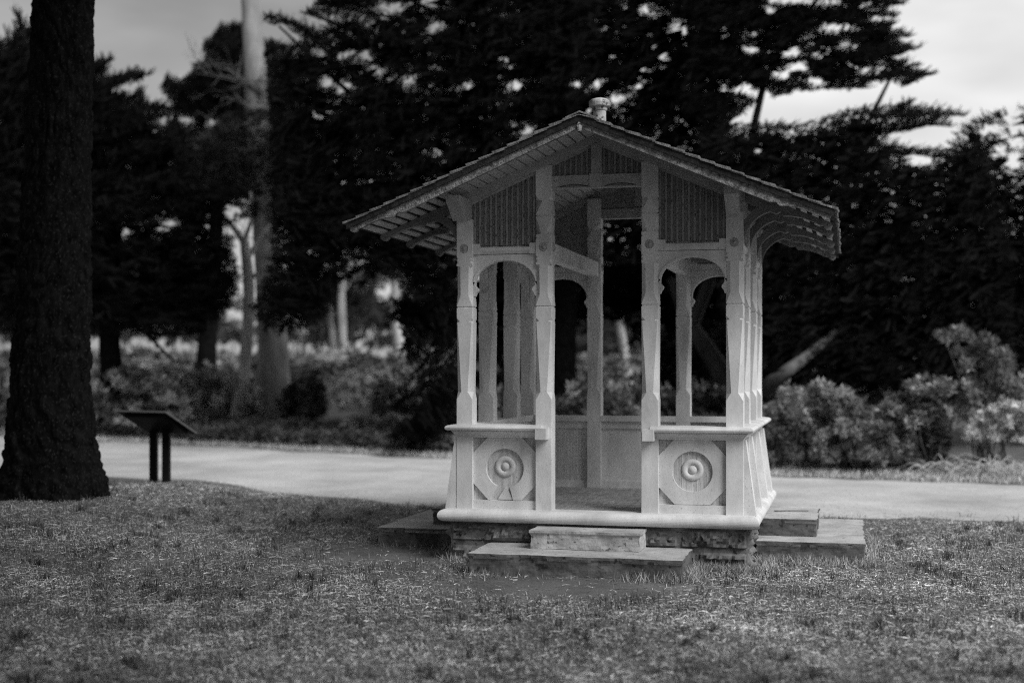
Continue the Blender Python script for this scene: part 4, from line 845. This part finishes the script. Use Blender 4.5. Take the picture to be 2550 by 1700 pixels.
# ------------------------------------------------------------------ grass
def inside(P, m_=0.):
    x, y = P[:, 0], P[:, 1]
    r = (np.abs(x) < 1.14 + m_) & (np.abs(y) < 1.14 + m_)
    for x0, x1, y0, y1 in ((-.80, .725, -1.76, -1.1), (1.1, 1.94, -.56, 1.12), (-1.96, -1.1, -.45, 1.0)): r |= (x > x0 - m_) & (x < x1 + m_) & (y > y0 - m_) & (y < y1 + m_)
    return r
def wn2(X, d, s): return vnoise(X * 100 + 3000, d * 100 + 3000, s)
def blades(n, hmin, hmax, wdt, dmin, dmax, seed, dens=None, flat=.8, tone=(.35, 2.0), pw=1.4, clump=None, lie=0):
    rg = np.random.default_rng(seed)
    if clump is None:
        d = dmin + (dmax - dmin) * rg.random(n) ** pw; X = rg.uniform(-.46, .46, n) * d * .98 + rg.normal(0, .1, n)
    else:
        k = clump; cd_ = dmin + (dmax - dmin) * rg.random(k) ** pw; cX = rg.uniform(-.44, .44, k) * cd_; i_ = rg.integers(0, k, n); cs = rg.uniform(.3, 1.3, k)[i_]
        d = cd_[i_] + rg.normal(0, .035, n) * cs; X = cX[i_] + rg.normal(0, .04, n) * cs
    P = XD(X, d, gz(X, d)); ok = ~inside(P, .0); pe = pn(X) + .10 * np.sin(X * 3.1 + 1) + .07 * np.sin(X * 7.7 + 2)
    ok &= (d < pe + rg.normal(.0, .26, n)) | (d > pf(X) + .1)
    # bare trodden earth before the steps and to the left of them
    bare = 1.1 * np.exp(-(((P[:, 0] - .0) / 1.15) ** 2 + ((P[:, 1] + 2.15) / .5) ** 2)) + .9 * np.exp(-(((P[:, 0] + 1.55) / .75) ** 2 + ((P[:, 1] + 1.15) / .5) ** 2)) + .6 * np.exp(-(((P[:, 0] + 2.1) / .9) ** 2 + ((P[:, 1] + .6) / .5) ** 2))
    patch = wn2(X, d, 55) * .5 + wn2(X, d, 17) * .5
    ok &= rg.random(n) > np.clip(bare * 1.15, 0, .96); ok &= rg.random(n) < np.clip(.25 + 1.25 * patch, .1, 1)
    P, X, d, patch = P[ok], X[ok], d[ok], patch[ok]; n = len(P)
    h = (hmin + (hmax - hmin) * rg.random(n) ** 1.6) * (.7 + .6 * patch); az = rg.uniform(0, 6.28, n); ln = flat * rg.uniform(.2, 1.3, n)
    dr = np.stack([np.cos(az), np.sin(az), np.zeros(n)], 1); sd = np.stack([-np.sin(az + rg.normal(0, .6, n)), np.cos(az), np.zeros(n)], 1); W = wdt * rg.uniform(.6, 1.4, n)[:, None]
    up = np.array([0, 0, 1.])
    m1 = P + dr * (h * ln * .35)[:, None] + up * (h * .6)[:, None]; e1 = P + dr * (h * ln)[:, None] + up * (h * np.clip(1.05 - ln * .45, .25, 1))[:, None]
    if lie:
        z_ = rg.uniform(.003, .014, (n, 1)); up1 = np.array([[0, 0, 1.]])
        P = P + up1 * z_; m1 = P + dr * (h * .5)[:, None] + up1 * rg.uniform(0, .008, (n, 1)); e1 = P + dr * h[:, None] + up1 * rg.uniform(-.004, .012, (n, 1)); sd = np.stack([-np.sin(az), np.cos(az), rg.normal(0, .5, n)], 1)
    V = np.stack([P - sd * W * .5, P + sd * W * .5, m1 - sd * W * .45, m1 + sd * W * .45, e1], 1).reshape(-1, 3); k = np.arange(n)[:, None] * 5
    q = np.concatenate([k + [0, 1, 3, 2]]); t_ = np.concatenate([k + [2, 3, 4]])
    big = wn2(X + 50, d, 90) * .6 + wn2(X, d + 70, 30) * .4
    tn = np.repeat((tone[0] + (tone[1] - tone[0]) * rg.random(n) ** 1.7) * (.45 + 1.1 * big), 5)
    return V, q, t_, tn
gg = Geo()
for a_ in ((300000, .018, .070, .0034, 5.6, 15.5, 9, None, 1, (.15, 2.3), 1.2, None, 1), (190000, .008, .040, .0034, 5.6, 16.5, 1, None, .9, (.15, 1.7), 1.2, None), (45000, .02, .055, .0030, 5.6, 17.5, 2, None, .5, (.15, 1.1), 1.1, None), (34000, .03, .095, .0036, 5.8, 15, 3, None, .6, (.06, .5), 1.0, 700)):
    V, q, t_, tn = blades(*a_); n0 = gg.n; gg.add(V, q, tn); gg.F.setdefault(3, []).append(t_ + n0)
# verge beyond the path
rg = np.random.default_rng(55); n = 26000; X = rg.uniform(-11, 9, n); d = pf(X) + rg.random(n) ** 1.2 * 3.0; P = XD(X, d, gz(X, d)); az = rg.uniform(0, 6.28, n); h = rg.uniform(.03, .08, n)
s_ = np.stack([np.cos(az), np.sin(az), np.zeros(n)], 1) * .006; e = P + np.stack([rg.normal(0, .02, n), rg.normal(0, .02, n), h], 1)
V = np.stack([P - s_, P + s_, e], 1).reshape(-1, 3); gg.add(V, np.arange(len(V)).reshape(-1, 3), np.repeat(rg.uniform(.6, 2.2, n), 3))
# taller weeds against the stone base
rg = np.random.default_rng(56); n = 5200; sx = rg.random(n)
edge = []
for (xa, ya, xb, yb, k) in ((1.2, -1.2, 1.2, -.6, 500), (.75, -1.2, 1.2, -1.25, 900), (1.15, -.62, 2.0, -.65, 1300), (.76, -1.8, .8, -1.2, 600), (.3, -1.82, .75, -1.84, 260), (-.8, -1.82, -.5, -1.82, 60), (1.98, -.6, 2.0, 1.1, 600), (-2.0, -.5, -1.1, -.52, 90), (-1.15, -1.2, -.85, -1.2, 200)):
    t_ = rg.random(k)[:, None]; edge.append(np.array([[xa, ya]]) * (1 - t_) + np.array([[xb, yb]]) * t_ + rg.normal(0, .055, (k, 2)))
E2 = np.concatenate(edge); P = np.concatenate([E2, np.zeros((len(E2), 1))], 1); P = P[~inside(P, .004)]; P[:, 2] = gzw(P); n = len(P); az = rg.uniform(0, 6.28, n); h = rg.uniform(.02, .085, n)
s_ = np.stack([np.cos(az), np.sin(az), np.zeros(n)], 1) * .003; e = P + np.stack([rg.normal(0, .035, n), rg.normal(0, .035, n), h], 1)
V = np.stack([P - s_, P + s_, e], 1).reshape(-1, 3); gg.add(V, np.arange(len(V)).reshape(-1, 3), np.repeat(rg.uniform(.2, 1.5, n), 3))
o = gg.build('grass', GRASS, tone=True); tag(o, 'patchy half-dry lawn grass in front of the gazebo', 'grass', kind='stuff')

# ------------------------------------------------------------------ twigs and a piece of hose
def twig(name, label, pts, r, material=TWIG, cat='twig'):
    P_ = np.array(pts, float); V, F = tube(P_, [r, r * .9] + [r * .7] * (len(P_) - 2), 6, .05, 1, 5); o = mesh_np(name, V, F, material, smooth=True); tag(o, label, cat); return o
twig('twig', 'short dark twig lying on the upper right-hand step', [(1.23, .25, .345), (1.36, .29, .346), (1.50, .33, .345)], .006)
def gpt(x, y):
    d = 1.42 * FD / (y - HY); X = (x - HX) / FD * d; return XD(X, d, gz(X, d) + .012)[0]
twig('twig', 'long thin twig on the grass right of the right-hand steps', [gpt(2005, 1243), gpt(2040, 1252), gpt(2070, 1262)], .006)
twig('garden_hose', 'curled end of a pale hose on the lawn left of the gazebo', [gpt(690, 1222), gpt(725, 1228), gpt(748, 1238), gpt(760, 1249), gpt(750, 1254), gpt(738, 1252)], .010, BARK_P, 'hose')
